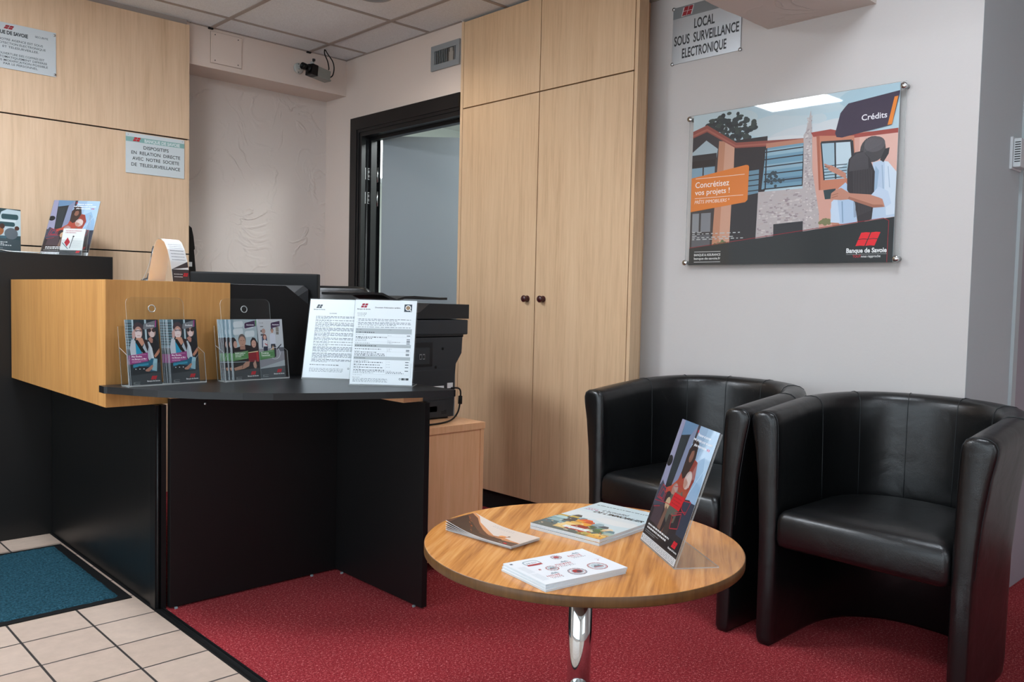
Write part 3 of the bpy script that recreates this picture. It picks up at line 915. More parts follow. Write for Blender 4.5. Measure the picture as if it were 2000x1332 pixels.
# the couple seen from behind
SK, SK2 = 'bd8570', 'a06a57'
a.poly([(0.90, 0.57), (0.935, 0.575), (0.964, 0.566), (1.0, 0.506), (1.0, 0.255), (0.897, 0.243), (0.906, 0.474)], 'b3c6da')
a.poly([(0.95, 0.57), (0.964, 0.566), (1.0, 0.506), (1.0, 0.27), (0.965, 0.265), (0.955, 0.40)], 'cbd8e5')
a.poly([(0.912, 0.55), (0.928, 0.52), (0.92, 0.36), (0.905, 0.30)], '97b0c8').line(0.94, 0.55, 0.95, 0.40, 0.003, '93abc2').line(0.965, 0.54, 0.975, 0.42, 0.003, 'a3b8cc')
a.ell(0.898, 0.645, 0.054, 0.074, '413e41').ell(0.905, 0.672, 0.044, 0.044, '565256').poly([(0.93, 0.58), (0.945, 0.565), (0.965, 0.61), (0.968, 0.645), (0.95, 0.64)], '2b292c').ell(0.845, 0.60, 0.008, 0.02, 'b08672')
for k in range(12): a.line(0.862+0.006*k, 0.63+0.003*k, 0.868+0.0065*k, 0.712-0.0016*k, 0.0015, '635e62')
a.poly([(0.698, 0.583), (0.722, 0.575), (0.744, 0.559), (0.786, 0.523), (0.790, 0.487), (0.738, 0.528), (0.709, 0.549)], SK)
a.line(0.688, 0.588, 0.712, 0.57, 0.006, SK).line(0.692, 0.572, 0.714, 0.562, 0.005, SK2)
a.poly([(0.745, 0.425), (0.787, 0.469), (0.832, 0.40), (0.845, 0.233), (0.784, 0.228), (0.732, 0.235), (0.724, 0.313)], 'adc4dc')
a.poly([(0.727, 0.24), (0.727, 0.36), (0.752, 0.39), (0.77, 0.235)], 'c3d4e6').line(0.775, 0.36, 0.782, 0.235, 0.004, '7c97b3').poly([(0.73, 0.24), (0.765, 0.235), (0.77, 0.205), (0.74, 0.21)], SK)
a.poly([(0.792, 0.54), (0.797, 0.601), (0.822, 0.637), (0.855, 0.642), (0.886, 0.598), (0.911, 0.517), (0.912, 0.343), (0.906, 0.247), (0.848, 0.226), (0.831, 0.349), (0.795, 0.424)], '322f32')
for k in range(12): a.line(0.832+0.006*k, 0.262+0.003*k, 0.815+0.0075*k, 0.60-0.0006*k*k, 0.0016, '4b464a')
a.poly([(0.80, 0.53), (0.803, 0.60), (0.83, 0.63), (0.86, 0.635), (0.88, 0.60), (0.885, 0.535)], '454145')
a.poly([(0.722, 0.376), (0.725, 0.412), (0.745, 0.43), (0.768, 0.44), (0.809, 0.404), (0.909, 0.386), (0.948, 0.357), (0.959, 0.313), (0.911, 0.312), (0.804, 0.369), (0.77, 0.368)], SK)
a.line(0.728, 0.386, 0.755, 0.394, 0.003, SK2).line(0.728, 0.400, 0.757, 0.408, 0.003, SK2).poly([(0.80, 0.372), (0.911, 0.312), (0.955, 0.313), (0.95, 0.326), (0.91, 0.33), (0.805, 0.385)], SK2)
a.poly([(0.90, 0.385), (0.948, 0.36), (0.962, 0.31), (0.985, 0.33), (0.97, 0.40), (0.93, 0.43)], 'bccde0')
# dark lower band
a.poly([(0, 0.112), (0.5, 0.18), (1, 0.254), (1, 0), (0, 0)], '22282a')
a.line(0.0, 0.115, 0.5, 0.186, 0.0022, '8a1c2a').line(0.5, 0.186, 0.955, 0.25, 0.0022, '8a1c2a').line(0.955, 0.25, 0.978, 0.235, 0.0022, '8a1c2a').line(0.978, 0.235, 0.977, 0.0, 0.0022, '8a1c2a')
for k in range(5): a.words(0.015, 0.30 if k else 0.3, 0.168+0.012*k, 0.006, 'b9bdbd', 60+k, 0.97)
# tags and lettering
a.poly([(0.771, 0.907), (0.785, 0.925), (1.0, 0.955), (1.0, 0.94), (0.973, 0.77), (0.762, 0.732), (0.738, 0.739), (0.731, 0.762), (0.751, 0.875)], '3a2f42')
a.poly([(0.979, 0.924), (0.994, 0.926), (0.973, 0.772), (0.955, 0.771)], 'e0822f')
a.text('Crédits', 0.845, 0.815, 0.033, 'e9e7eb', width=0.107, bold=0.012)
a.poly([(0, 0.583), (0.301, 0.635), (0.313, 0.632), (0.318, 0.621), (0.316, 0.412), (0.304, 0.398), (0, 0.357)], 'd97a30')
a.rect(0.024, 0.575, 0.296, 0.578, 'f0dfd2').rect(0.022, 0.444, 0.292, 0.447, 'f0dfd2')
a.text('Concrétisez', 0.024, 0.516, 0.038, 'f3eae3', width=0.19, bold=0.006)
a.text('vos projets !', 0.023, 0.468, 0.034, 'f3eae3', width=0.195, bold=0.006)
a.text('PRÊTS IMMOBILIERS *', 0.022, 0.410, 0.022, 'f3e4d8', width=0.195, shear=0.15)
a.rect(0.03, 0.086, 0.18, 0.089, 'cfd3d3').rect(0.03, 0.018, 0.18, 0.021, 'cfd3d3')
a.text('BANQUE & ASSURANCE', 0.03, 0.060, 0.015, 'dcdfdf', width=0.15, bold=0.01)
a.text('banque-de-savoie.fr', 0.03, 0.036, 0.015, 'dcdfdf', width=0.15, bold=0.01)
a.logo(0.842, 0.096, 0.946, 0.172, 'e0232f', gap=0.05)
a.text('Banque de Savoie', 0.803, 0.058, 0.026, 'e4e6e6', width=0.172, bold=0.03)
a.rect(0.803, 0.048, 0.975, 0.0495, 'b9bdbd')
a.text('TOUT', 0.832, 0.03, 0.014, 'c8232f', width=0.035, bold=0.012)
a.text('nous rapproche', 0.868, 0.03, 0.014, 'dcdede', width=0.082, bold=0.012)
pos = thing('wall_poster', 'large poster of a couple facing a house under clear acrylic on the pale wall', 'poster', (X_POSTER, py, pz), RIGHTWALL)
card(a, Matrix.Translation((0, -0.0256, 0)), 0.001, M_PAPER).build('poster_print', pos, fix=False)
b = MB()
b.box(-0.0215, PW+0.0205, -0.0244, -0.0205, -0.004, PH+0.002, M_CLEAREDGE)
b.f, b.m, b.sm = b.f, b.m, b.sm
for i, f in enumerate(b.f):
    ys = [b.v[j].y for j in f]
    if max(ys)-min(ys) < 1e-6: b.m[i] = b.slot(M_CLEAR)
b.build('acrylic_sheet', pos, 'clear acrylic cover')
for su, sv in ((-0.016, PH-0.012), (-0.018, 0.01), (PW+0.014, PH-0.014), (PW+0.012, 0.012)):
    s = MB()
    T = Matrix.Translation((su, 0.0, sv)) @ Matrix.Rotation(PI/2, 4, 'X')
    s.lathe([(0.0085, 0.0), (0.0085, 0.022), (0.0085, 0.0225)], M_STEEL, 20, T)
    s.lathe([(0.011, 0.0272), (0.0115, 0.031), (0.0105, 0.035), (0.0001, 0.0355)], M_CHROME, 20, T)
    s.lathe([(0.005, 0.022), (0.005, 0.028)], M_STEEL, 12, T)
    s.build('standoff', pos, 'steel standoff')

# ================================================================== SMALL WALL FITTINGS
# ventilation grille above the door
vg = thing('ventilation_grille', 'grey ventilation grille with upright slats above the black door frame', 'vent', (X_DOORWALL, 3.684, 2.296), RIGHTWALL)
VW, VH = 0.238, 0.132
b = MB()
fr = 0.030
for x0, x1, z0, z1 in ((0, VW, 0, fr), (0, VW, VH-fr, VH), (0, fr, fr, VH-fr), (VW-fr, VW, fr, VH-fr)):
    b.box(x0, x1, -0.012, 0, z0, z1, M_GREYMETAL, bev=0.0015)
b.build('grille_frame', vg)
b = MB(); b.box(fr, VW-fr, -0.003, -0.0005, fr, VH-fr, mat('duct_grey', '55504c', 0.7))
b.box(0.148, 0.182, -0.006, -0.003, fr+0.002, fr+0.05, mat('duct_pale', '9a938a', 0.6)); b.box(0.155, 0.178, -0.0065, -0.003, fr+0.05, fr+0.07, mat('duct_pale', '9a938a', 0.6))
b.build('duct', vg, 'dark duct seen through the slats')
for k in range(8):
    x = 0.040+0.0145*k if k < 7 else 0.197
    b = MB(); b.box(-0.001, 0.001, -0.008, 0.006, fr+0.001, VH-fr-0.001, M_GREYMETAL, Matrix.Translation((x, -0.004, 0)) @ Matrix.Rotation(R(28), 4, 'Z'))
    b.build('slat', vg)

# painted-over access panel on the beam
ap = thing('access_panel', 'square screwed access plate painted over on the beam under the ceiling', 'panel', (2.017, Y_BEAM, 2.328))
b = MB(); b.box(0, 0.176, -0.006, 0.0, 0, 0.166, M_PLASTER_SMOOTH, bev=0.001); b.box(-0.003, 0.179, -0.0012, 0.0, -0.003, 0.169, mat('gap_shade', 'a8988c', 0.8)); b.build('cover_plate', ap)  # grey-brown rim puts the shadow round the plate into colour
for u, v in ((0.022, 0.152), (0.155, 0.152), (0.155, 0.014), (0.022, 0.014)):
    s = MB(); T = Matrix.Translation((u, -0.006, v)) @ Matrix.Rotation(PI/2, 4, 'X')
    s.lathe([(0.003, 0), (0.003, 0.0012), (0.0001, 0.0014)], M_DARKPLASTIC, 12, T); s.build('screw', ap)

# surveillance camera on its wall arm
sc = thing('surveillance_camera', 'grey surveillance camera with black lens on a wall arm below the ceiling', 'security camera', (2.549, Y_BEAM, 2.401))
M_BRACKET = mat('bracket_pale_grey', 'b4b6b2', 0.4)
b = MB()
T = Matrix.Rotation(PI/2, 4, 'X')
b.lathe([(0.031, 0.0), (0.031, 0.006), (0.024, 0.011), (0.014, 0.014), (0.0001, 0.0145)], M_BRACKET, 28, T)
b.tube([(0, -0.012, 0), (0.006, -0.05, 0.002), (0.012, -0.09, 0.004), (0.018, -0.128, 0.001)], [0.010, 0.009, 0.009, 0.011], M_BRACKET, 12)
b.tube([(0.018, -0.128, 0.018), (0.018, -0.128, -0.016)], 0.012, M_BRACKET, 14)
b.build('wall_bracket', sc, 'pale round wall plate and arm')
for sx, sz in ((-0.004, 0.022), (-0.004, -0.022)):
    s = MB(); s.lathe([(0.004, 0.0), (0.004, 0.002)], M_DARK, 10, Matrix.Translation((sx, -0.0095, sz)) @ T); s.build('screw', sc)
b = MB(); b.tube([(0.018, -0.128, 0.004), (0.028, -0.128, 0.03)], 0.005, M_DARKPLASTIC, 10); b.lathe([(0.009, 0), (0.009, 0.012)], M_DARKPLASTIC, 12, Matrix.Translation((0.028, -0.128, 0.026)))
b.build('clamp_screw', sc)
cT = Matrix.Translation((0.018, -0.15, -0.038)) @ Matrix.Rotation(R(8), 4, 'Z') @ Matrix.Rotation(R(6), 4, 'Y')
b = MB(); b.box(0.005, 0.098, -0.028, 0.028, -0.024, 0.027, mat('camera_body_grey', '83857f', 0.45), cT, bev=0.003)
b.box(0.008, 0.104, -0.030, 0.030, -0.031, -0.0225, mat('camera_body_grey', '83857f', 0.45), cT, bev=0.002)
b.build('camera_body', sc)
b = MB(); b.box(-0.038, 0.0055, -0.03, 0.03, -0.032, 0.03, M_BLACKPLASTIC, cT, bev=0.004)
b.box(-0.012, 0.006, -0.012, 0.012, 0.029, 0.036, M_BLACKPLASTIC, cT)
b.build('camera_head', sc, 'black front block')
b = MB(); b.lathe([(0.024, 0.0), (0.024, 0.008), (0.015, 0.010), (0.015, 0.024), (0.0195, 0.026), (0.0195, 0.05), (0.015, 0.052), (0.014, 0.044), (0.0001, 0.043)], M_BLACKPLASTIC, 24, cT @ Matrix.Translation((-0.037, 0, 0.004)) @ Matrix.Rotation(-PI/2, 4, 'Y'))
b.build('lens', sc)
for pts in ([(0.10, -0.125, 0.108), (0.098, -0.13, 0.08), (0.108, -0.145, 0.04), (0.115, -0.15, 0.0), (0.113, -0.15, -0.012)],
            [(0.104, -0.125, 0.108), (0.118, -0.13, 0.085), (0.142, -0.145, 0.045), (0.150, -0.15, 0.005), (0.142, -0.15, -0.035), (0.126, -0.15, -0.052), (0.115, -0.15, -0.055)]):
    b = MB(); P = [Vector(p) for p in pts]
    dense = []
    for i in range(len(P)-1):
        for k in range(6):
            t = k/6; p0, p1, p2, p3 = P[max(i-1, 0)], P[i], P[i+1], P[min(i+2, len(P)-1)]
            dense.append(0.5*((2*p1)+(p2-p0)*t+(2*p0-5*p1+4*p2-p3)*t*t+(3*p1-p0-3*p2+p3)*t**3))
    dense.append(P[-1])
    b.tube(dense, 0.0035, M_RUBBER, 8); b.build('cable', sc)

# white room sensor on the grey wall beyond the poster
ss = thing('room_sensor', 'small white vented room sensor on the grey wall at the picture edge', 'thermostat', (3.372, Y_REVEAL, 1.585))
b = MB(); b.box(-0.008, 0.103, -0.009, 0.0, -0.006, 0.108, M_WHITEPL, bev=0.003); b.build('back_plate', ss)
b = MB(); b.box(0.0, 0.096, -0.034, -0.009, 0.0, 0.102, M_WHITEPL, bev=0.005); b.build('cover', ss)
b = MB()
for k in range(9): b.box(-0.0006, 0.004, -0.032, -0.014, 0.018+0.0085*k, 0.0215+0.0085*k, M_DARKPLASTIC)
b.build('vent_slots', ss)

# recessed spot whose rim shows at the upper picture edge
sp = thing('ceiling_spot', 'round recessed ceiling spot just touching the upper picture edge', 'ceiling light', (2.335, 3.445, CEIL-0.005))
b = MB(); b.lathe([(0.093, 0.004), (0.093, 0.0), (0.088, -0.006), (0.070, -0.007), (0.066, 0.0)], M_GREYMETAL, 40); b.build('rim', sp)
b = MB(); b.lathe([(0.066, 0.001), (0.0001, 0.0012)], emit('spot_lamp_glass', 'fff0dc', 12.0), 32); b.build('lamp_glass', sp)
la = bpy.data.lights.new('spot_lamp', 'SPOT'); la.energy = LIGHT_SPOT; la.color = (1.0, 0.9, 0.78); la.shadow_soft_size = 0.06; la.spot_size = R(150); la.spot_blend = 0.6
lo = bpy.data.objects.new('spot_lamp', la); COL.objects.link(lo); lo.location = (2.335, 3.445, CEIL-0.03)

# square fluorescent panels in the ceiling (one mirrors in the poster; the last three are added, unseen)
M_TROFFER = emit('troffer_diffuser', 'e9f4ff', LIGHT_TROFFER)
M_TROFFER_WALL = emit('troffer_diffuser_wall', 'e9f4ff', LIGHT_WALL)
M_TROFFER_NEAR = emit('troffer_diffuser_near', 'eef6ff', LIGHT_NEAR)
for k, (x, y) in enumerate(((0.52, 3.0), (1.98, 0.92), (-1.28, 2.4), (-1.28, -0.9), (0.52, -1.5))):
    o = thing('ceiling_panel_light', 'square fluorescent panel set in the tiled ceiling', 'ceiling light', (x, y, CEIL), 0, 'fluorescent ceiling panels')
    b = MB()
    for x0, x1, y0, y1 in ((-0.3, 0.3, -0.3, -0.27), (-0.3, 0.3, 0.27, 0.3), (-0.3, -0.27, -0.27, 0.27), (0.27, 0.3, -0.27, 0.27)):
        b.box(x0, x1, y0, y1, -0.012, 0.0, M_WHITEPL)
    b.build('frame', o)
    b = MB(); b.box(-0.27, 0.27, -0.27, 0.27, -0.009, -0.005, (M_TROFFER_NEAR, M_TROFFER_WALL)[k] if k < 2 else M_TROFFER); b.build('diffuser', o)
# ================================================================== TELLER COUNTER, WING AND DESK
tc = thing('teller_counter', 'tall black counter in front of the wooden wall panels behind the wooden box', 'counter', (0.0, 4.03, 0))
b = MB(); b.box(-0.6, 1.338, 0.0, 0.025, 0.0, 1.224, M_BLACKWOOD, bev=0.001); b.build('front_panel', tc)
b = MB(); b.box(-0.6, 1.338, 0.0255, 0.44, 1.196, 1.224, M_BLACKTOP, bev=0.001); b.build('counter_top', tc)
b = MB(); b.box(1.313, 1.338, 0.0255, 0.43, 0.0, 1.195, M_BLACKWOOD); b.build('end_panel', tc)

wing = thing('counter_wing', 'black counter wing carrying a honey coloured wooden box, beside the doormat', 'counter', (1.09, 2.86, 0))
b = MB(); b.box(-0.008, 0.014, 0.02, 1.164, 0.004, 0.696, M_BLACKWOOD, bev=0.001); b.build('side_panel', wing, 'black stained side panel')
b = MB()
b.box(-0.163, 0.257, 0.0, 0.018, -0.0, 0.414, M_WOODBOX, Matrix.Translation((0, 0, 0.696)), bev=0.001)
b.box(-0.163, -0.145, 0.0185, 1.16, 0.0, 0.414, M_WOODBOX, Matrix.Translation((0, 0, 0.696)), bev=0.001)
b.box(-0.145, 0.257, 0.0185, 1.16, 0.396, 0.4135, M_WOODBOX, Matrix.Translation((0, 0, 0.696)))
b.box(-0.145, 0.257, 0.0185, 1.16, 0.0005, 0.016, M_WOODBOX, Matrix.Translation((0, 0, 0.696)))
b.build('wooden_box', wing, 'honey coloured wooden box')
b = MB()
b.box(-0.014, 0.0, -0.022, 0.02, 0, 0.695, M_DARKGLOSS); b.box(0.004, 0.02, -0.03, 0.02, 0, 0.695, M_DARKGLOSS)
b.tube([(-0.006, -0.024, 0), (-0.006, -0.024, 0.695)], 0.003, M_DARKPLASTIC, 8)
b.build('corner_post', wing, 'black metal corner post')

dk = thing('reception_desk', 'black desk with a curved top on the red carpet beside the wooden box', 'desk', (1.45, 2.6, 0))
DX, DY = 1.45, 2.6
L = lambda pts: [(x-DX, y-DY) for x, y in pts]
front = [(0.906, 2.812), (0.913, 2.802), (0.959, 2.708), (1.005, 2.63), (1.092, 2.519), (1.185, 2.428), (1.258, 2.373), (1.337, 2.327), (1.412, 2.287), (1.489, 2.253), (1.57, 2.219), (1.655, 2.189), (1.735, 2.163), (1.79, 2.145)]
top = front + [(1.797, 2.145), (1.803, 2.15), (1.803, 2.858), (0.906, 2.858)]
b = MB(); b.prism(L(top), DESK-0.022, DESK, M_BLACKTOP); b.build('desktop', dk, 'curved black desktop')
wk = thing('work_desk', 'black work surface carrying the monitor behind the black upright panel', 'desk', (DX, DY, 0))
b = MB(); b.box(1.36-DX, 1.785-DX, 2.886-DY, 3.75-DY, DESK-0.022, DESK, M_BLACKTOP, bev=0.001); b.build('worktop', wk)
for x, y in ((1.38, 3.69), (1.755, 3.69), (1.38, 2.93), (1.755, 2.93)):
    b = MB(); b.box(x-DX, x+0.03-DX, y-DY, y+0.03-DY, 0, DESK-0.022, M_BLACKLAM); b.build('leg', wk)
b = MB(); b.box(1.116-DX, 1.7615-DX, 2.811-DY, 2.834-DY, 0.006, 0.717, M_BLACKLAM, bev=0.001); b.build('front_panel', dk)
b = MB(); b.box(1.762-DX, 1.784-DX, 2.262-DY, 2.834-DY, 0.006, 0.717, M_BLACKLAM, bev=0.001); b.build('side_panel', dk)
b = MB()
b.box(1.118-DX, 1.7615-DX, 2.813-DY, 2.834-DY, 0.717, DESK-0.022, M_WOODLOW)
b.box(1.7-DX, 1.782-DX, 2.30-DY, 2.813-DY, 0.717, DESK-0.022, M_WOODLOW)
b.build('spacer_batten', dk, 'wooden batten under the desktop')
b = MB(); b.prism([(1.349-DX, DESK+0.0005), (1.78-DX, DESK+0.0005), (1.78-DX, 0.95), (1.66-DX, 1.038), (1.565-DX, 1.106), (1.349-DX, 1.106)], 2.862-DY, 2.882-DY, M_BLACKLAM, axis='y')
pp = thing('privacy_panel', 'black upright panel with a cut corner rising between the wooden box and the notices', 'screen', (DX, DY, 0))
b.build('panel', pp)
s = MB(); s.lathe([(0.0055, 0), (0.0055, 0.002), (0.0001, 0.003)], M_STEEL, 16, Matrix.Translation((1.237-DX, 2.811-DY, 0.693)) @ Matrix.Rotation(PI/2, 4, 'X')); s.build('screw', dk, 'steel screw head')
for x, y in ((1.135, 2.806), (1.655, 2.806), (1.7585, 2.76), (1.7585, 2.30)):
    s = MB(); s.box(x-0.0045-DX, x+0.0045-DX, y-0.003-DY, y+0.004-DY, 0, 0.0062, mat('glide_plastic', '93a1a5', 0.5)); s.build('glide', dk, 'small pale foot glide')

# ================================================================== PRINTED LEAFLETS AND THEIR HOLDERS
def bank_band(a, v1, c='3d4548', lu=0.56, lt='d2d6d7'):
    a.poly([(0, 0), (1, 0), (1, v1+0.035), (0, v1)], c)
    a.logo(lu+0.08, v1-0.075, lu+0.30, v1-0.02, 'c9202e', gap=0.03)
    a.text('Banque de Savoie', lu-0.04, v1-0.105, 0.02, 'e6e8e8', width=0.42, bold=0.03)
    a.rect(0.08, v1-0.105, 0.30, v1-0.102, 'aeb4b6').rect(0.08, v1-0.14, 0.30, v1-0.137, 'aeb4b6')
    a.words(0.08, 0.30, v1-0.12, 0.008, 'aeb4b6', 5); a.words(0.08, 0.27, v1-0.133, 0.008, 'aeb4b6', 6)

def student_art(rear=False):
    a = Art(0.1, 0.21)
    a.rect(0, 0, 1, 1, '27353b')
    a.rect(0.0, 0.55, 0.2, 1, '5d7c86')
    for k in range(9): a.rect(0.0, 0.6+0.042*k, 0.17, 0.615+0.042*k, '2c3b41')
    a.rect(0.14, 0.56, 0.19, 1, 'b3c9d0').rect(0.55, 0.60, 0.61, 1, 'a9bfc7').rect(0.61, 0.55, 1, 1, '1f2a2f').rect(0.40, 0.75, 0.55, 1, '223036')
    # passenger
    a.ell(0.78, 0.80, 0.12, 0.075, 'b8958a').ell(0.78, 0.775, 0.075, 0.05, 'd6c3bf').ell(0.70, 0.835, 0.06, 0.03, '3b2c2b').ell(0.84, 0.835, 0.06, 0.03, '3b2c2b')
    a.poly([(0.62, 0.70), (0.72, 0.725), (0.84, 0.72), (0.98, 0.64), (1, 0.45), (0.95, 0.33), (0.70, 0.33), (0.64, 0.5)], '1a1c20')
    a.poly([(0.63, 0.70), (0.72, 0.735), (0.80, 0.70), (0.78, 0.64), (0.72, 0.64)], 'a97a6c')
    a.poly([(0.80, 0.44), (0.93, 0.52), (0.99, 0.555), (1, 0.50), (0.93, 0.45), (0.84, 0.41)], 'b07a63')
    # student
    a.ell(0.34, 0.875, 0.165, 0.085, '42363a').ell(0.34, 0.80, 0.125, 0.095, 'b98f80').ell(0.33, 0.78, 0.11, 0.075, 'd9cccb')  # last pale oval puts a glare into the printed face
    a.rect(0.24, 0.826, 0.45, 0.838, '3c2f30').rect(0.24, 0.814, 0.30, 0.82, '6a5555').rect(0.38, 0.814, 0.44, 0.82, '6a5555').rect(0.29, 0.752, 0.39, 0.758, 'b07b78')
    a.poly([(0.26, 0.72), (0.45, 0.72), (0.52, 0.64), (0.35, 0.56), (0.22, 0.66)], 'c08e77')
    a.poly([(0.13, 0.80), (0.21, 0.86), (0.24, 0.76), (0.20, 0.70), (0.13, 0.72)], 'c3a099')
    a.poly([(0.10, 0.70), (0.22, 0.68), (0.25, 0.62), (0.22, 0.34), (0.07, 0.34), (0.03, 0.56)], 'b7c1c9')
    a.poly([(0.22, 0.66), (0.40, 0.50), (0.45, 0.36), (0.23, 0.36)], '2690b3')
    a.poly([(0.40, 0.52), (0.52, 0.65), (0.66, 0.66), (0.75, 0.56), (0.80, 0.30), (0.72, 0.28), (0.55, 0.46), (0.5, 0.34)], 'a9b5bf')
    a.poly([(0.66, 0.66), (0.75, 0.56), (0.82, 0.32), (0.77, 0.30), (0.68, 0.5)], 'c2ccd3')
    a.poly([(0.22, 0.69), (0.30, 0.69), (0.58, 0.46), (0.56, 0.42), (0.50, 0.44), (0.23, 0.65)], '131416')
    a.poly([(0.47, 0.70), (0.60, 0.69), (0.64, 0.58), (0.60, 0.50), (0.56, 0.56)], '2a2022')
    a.poly([(0.12, 0.33), (0.62, 0.36), (0.70, 0.40), (0.85, 0.40), (0.84, 0.20), (0.10, 0.20)], '1f5d77')
    a.poly([(0.70, 0.22), (0.78, 0.40), (0.90, 0.39), (0.86, 0.20)], '8fb7c4').poly([(0.10, 0.27), (0.6, 0.30), (0.6, 0.33), (0.1, 0.31)], '2f93b0')
    a.poly([(0.05, 0.12), (0.08, 0.25), (0.3, 0.29), (0.6, 0.27), (0.66, 0.15)], '1b262c')
    for k in range(3): a.ell(0.18+0.13*k, 0.245, 0.02, 0.008, 'cfd8dc')
    a.poly([(0.48, 0.225), (0.60, 0.26), (0.70, 0.30), (0.76, 0.29), (0.70, 0.235), (0.60, 0.20), (0.50, 0.205)], 'b5806a')
    bank_band(a, 0.15, '3a4347')
    a.poly([(0.0, 0.315), (0.60, 0.36), (0.60, 0.495), (0.0, 0.455)], '8c3b76')
    a.rect(0.07, 0.462, 0.55, 0.466, 'cfa3c4').rect(0.07, 0.372, 0.55, 0.376, 'cfa3c4')
    a.text('Mes Études,', 0.07, 0.425, 0.025, 'efe3ec', width=0.34, bold=0.025)
    a.text('ma Banque et Moi', 0.07, 0.388, 0.022, 'efe3ec', width=0.47, bold=0.025)
    a.words(0.07, 0.36, 0.348, 0.012, 'd3aeca', 3)
    a.poly([(0.50, 0.86), (0.52, 0.925), (0.56, 0.94), (0.90, 0.985), (0.90, 0.88), (0.54, 0.845)], '70757a')
    a.poly([(0.91, 0.985), (0.95, 0.99), (0.93, 0.885), (0.89, 0.88)], '9a3f80')
    a.text('Étudiants', 0.61, 0.895, 0.026, 'e4e6e8', width=0.25, bold=0.02)
    return a

def family_art():
    a = Art(0.1, 0.21)
    a.rect(0, 0, 1, 1, '9fb0b6').rect(0.0, 0.3, 0.12, 1, '7d97a2')
    for u, v in ((0.10, 0.86), (0.08, 0.74), (0.52, 0.70), (0.50, 0.84)): a.rrect(u, v, u+0.38, v+0.105, 0.006, 'b9c5c9', 0.015).rrect(u+0.01, v+0.005, u+0.37, v+0.10, 0.006, 'c3cdd0', 0.015)
    a.ell(0.06, 0.60, 0.13, 0.105, '231d20').ell(0.13, 0.585, 0.07, 0.06, 'b58f80')
    a.poly([(0, 0.3), (0, 0.53), (0.15, 0.53), (0.3, 0.55), (0.5, 0.58), (0.72, 0.56), (0.80, 0.5), (0.80, 0.3)], '1d1a1d')
    a.ell(0.40, 0.66, 0.145, 0.10, '5c5450').ell(0.40, 0.63, 0.13, 0.09, 'ad8775').poly([(0.30, 0.56), (0.5, 0.56), (0.5, 0.50), (0.3, 0.5)], '9a7464')
    a.rect(0.33, 0.645, 0.39, 0.65, '4a3a36').rect(0.43, 0.645, 0.49, 0.65, '4a3a36').rect(0.37, 0.585, 0.45, 0.59, '7c5148')
    a.poly([(0.70, 0.45), (0.72, 0.64), (0.80, 0.70), (0.90, 0.69), (1, 0.60), (1, 0.42)], '2a2022').ell(0.84, 0.59, 0.09, 0.065, 'bd9484')
    a.rect(0.79, 0.60, 0.83, 0.605, '3a2c2a').rect(0.86, 0.60, 0.90, 0.605, '3a2c2a').rect(0.81, 0.555, 0.87, 0.56, '7c5148')
    a.poly([(0.60, 0.44), (0.98, 0.46), (0.96, 0.27), (0.60, 0.29)], '7c1f28').poly([(0.90, 0.46), (1, 0.46), (1, 0.27), (0.94, 0.27)], 'a62c2c')
    a.poly([(0.60, 0.45), (0.98, 0.47), (1, 0.48), (0.98, 0.455), (0.6, 0.44)], 'd9c9a0')
    a.rect(0, 0.15, 1, 0.29, '1f1d20')
    a.poly([(0.02, 0.20), (0.35, 0.24), (0.50, 0.30), (0.64, 0.30), (0.60, 0.22), (0.4, 0.18), (0.05, 0.155)], 'b28671')
    a.poly([(0.76, 0.26), (0.86, 0.32), (0.90, 0.22), (0.86, 0.16), (0.78, 0.20)], 'bb917e').line(0.33, 0.19, 0.37, 0.25, 0.0015, '221d1f')
    bank_band(a, 0.15, '3f4649')
    a.poly([(0, 0.31), (0.60, 0.35), (0.60, 0.48), (0, 0.44)], '4e7f4d')
    a.rect(0.08, 0.455, 0.55, 0.459, 'b7cdb5').rect(0.08, 0.35, 0.55, 0.354, 'b7cdb5')
    for k in range(3): a.words(0.1, 0.5-0.08*k, 0.43-0.027*k, 0.016, 'dfe8dd', 20+k, 1)
    a.poly([(0.52, 0.86), (0.53, 0.93), (0.57, 0.945), (0.94, 0.985), (0.94, 0.885), (0.55, 0.85)], '3b2745')
    a.poly([(0.95, 0.985), (1, 0.99), (0.98, 0.885), (0.95, 0.885)], '4e7f4d')
    a.text('Assurances', 0.60, 0.90, 0.024, 'e6e4ea', width=0.29, bold=0.02)
    return a

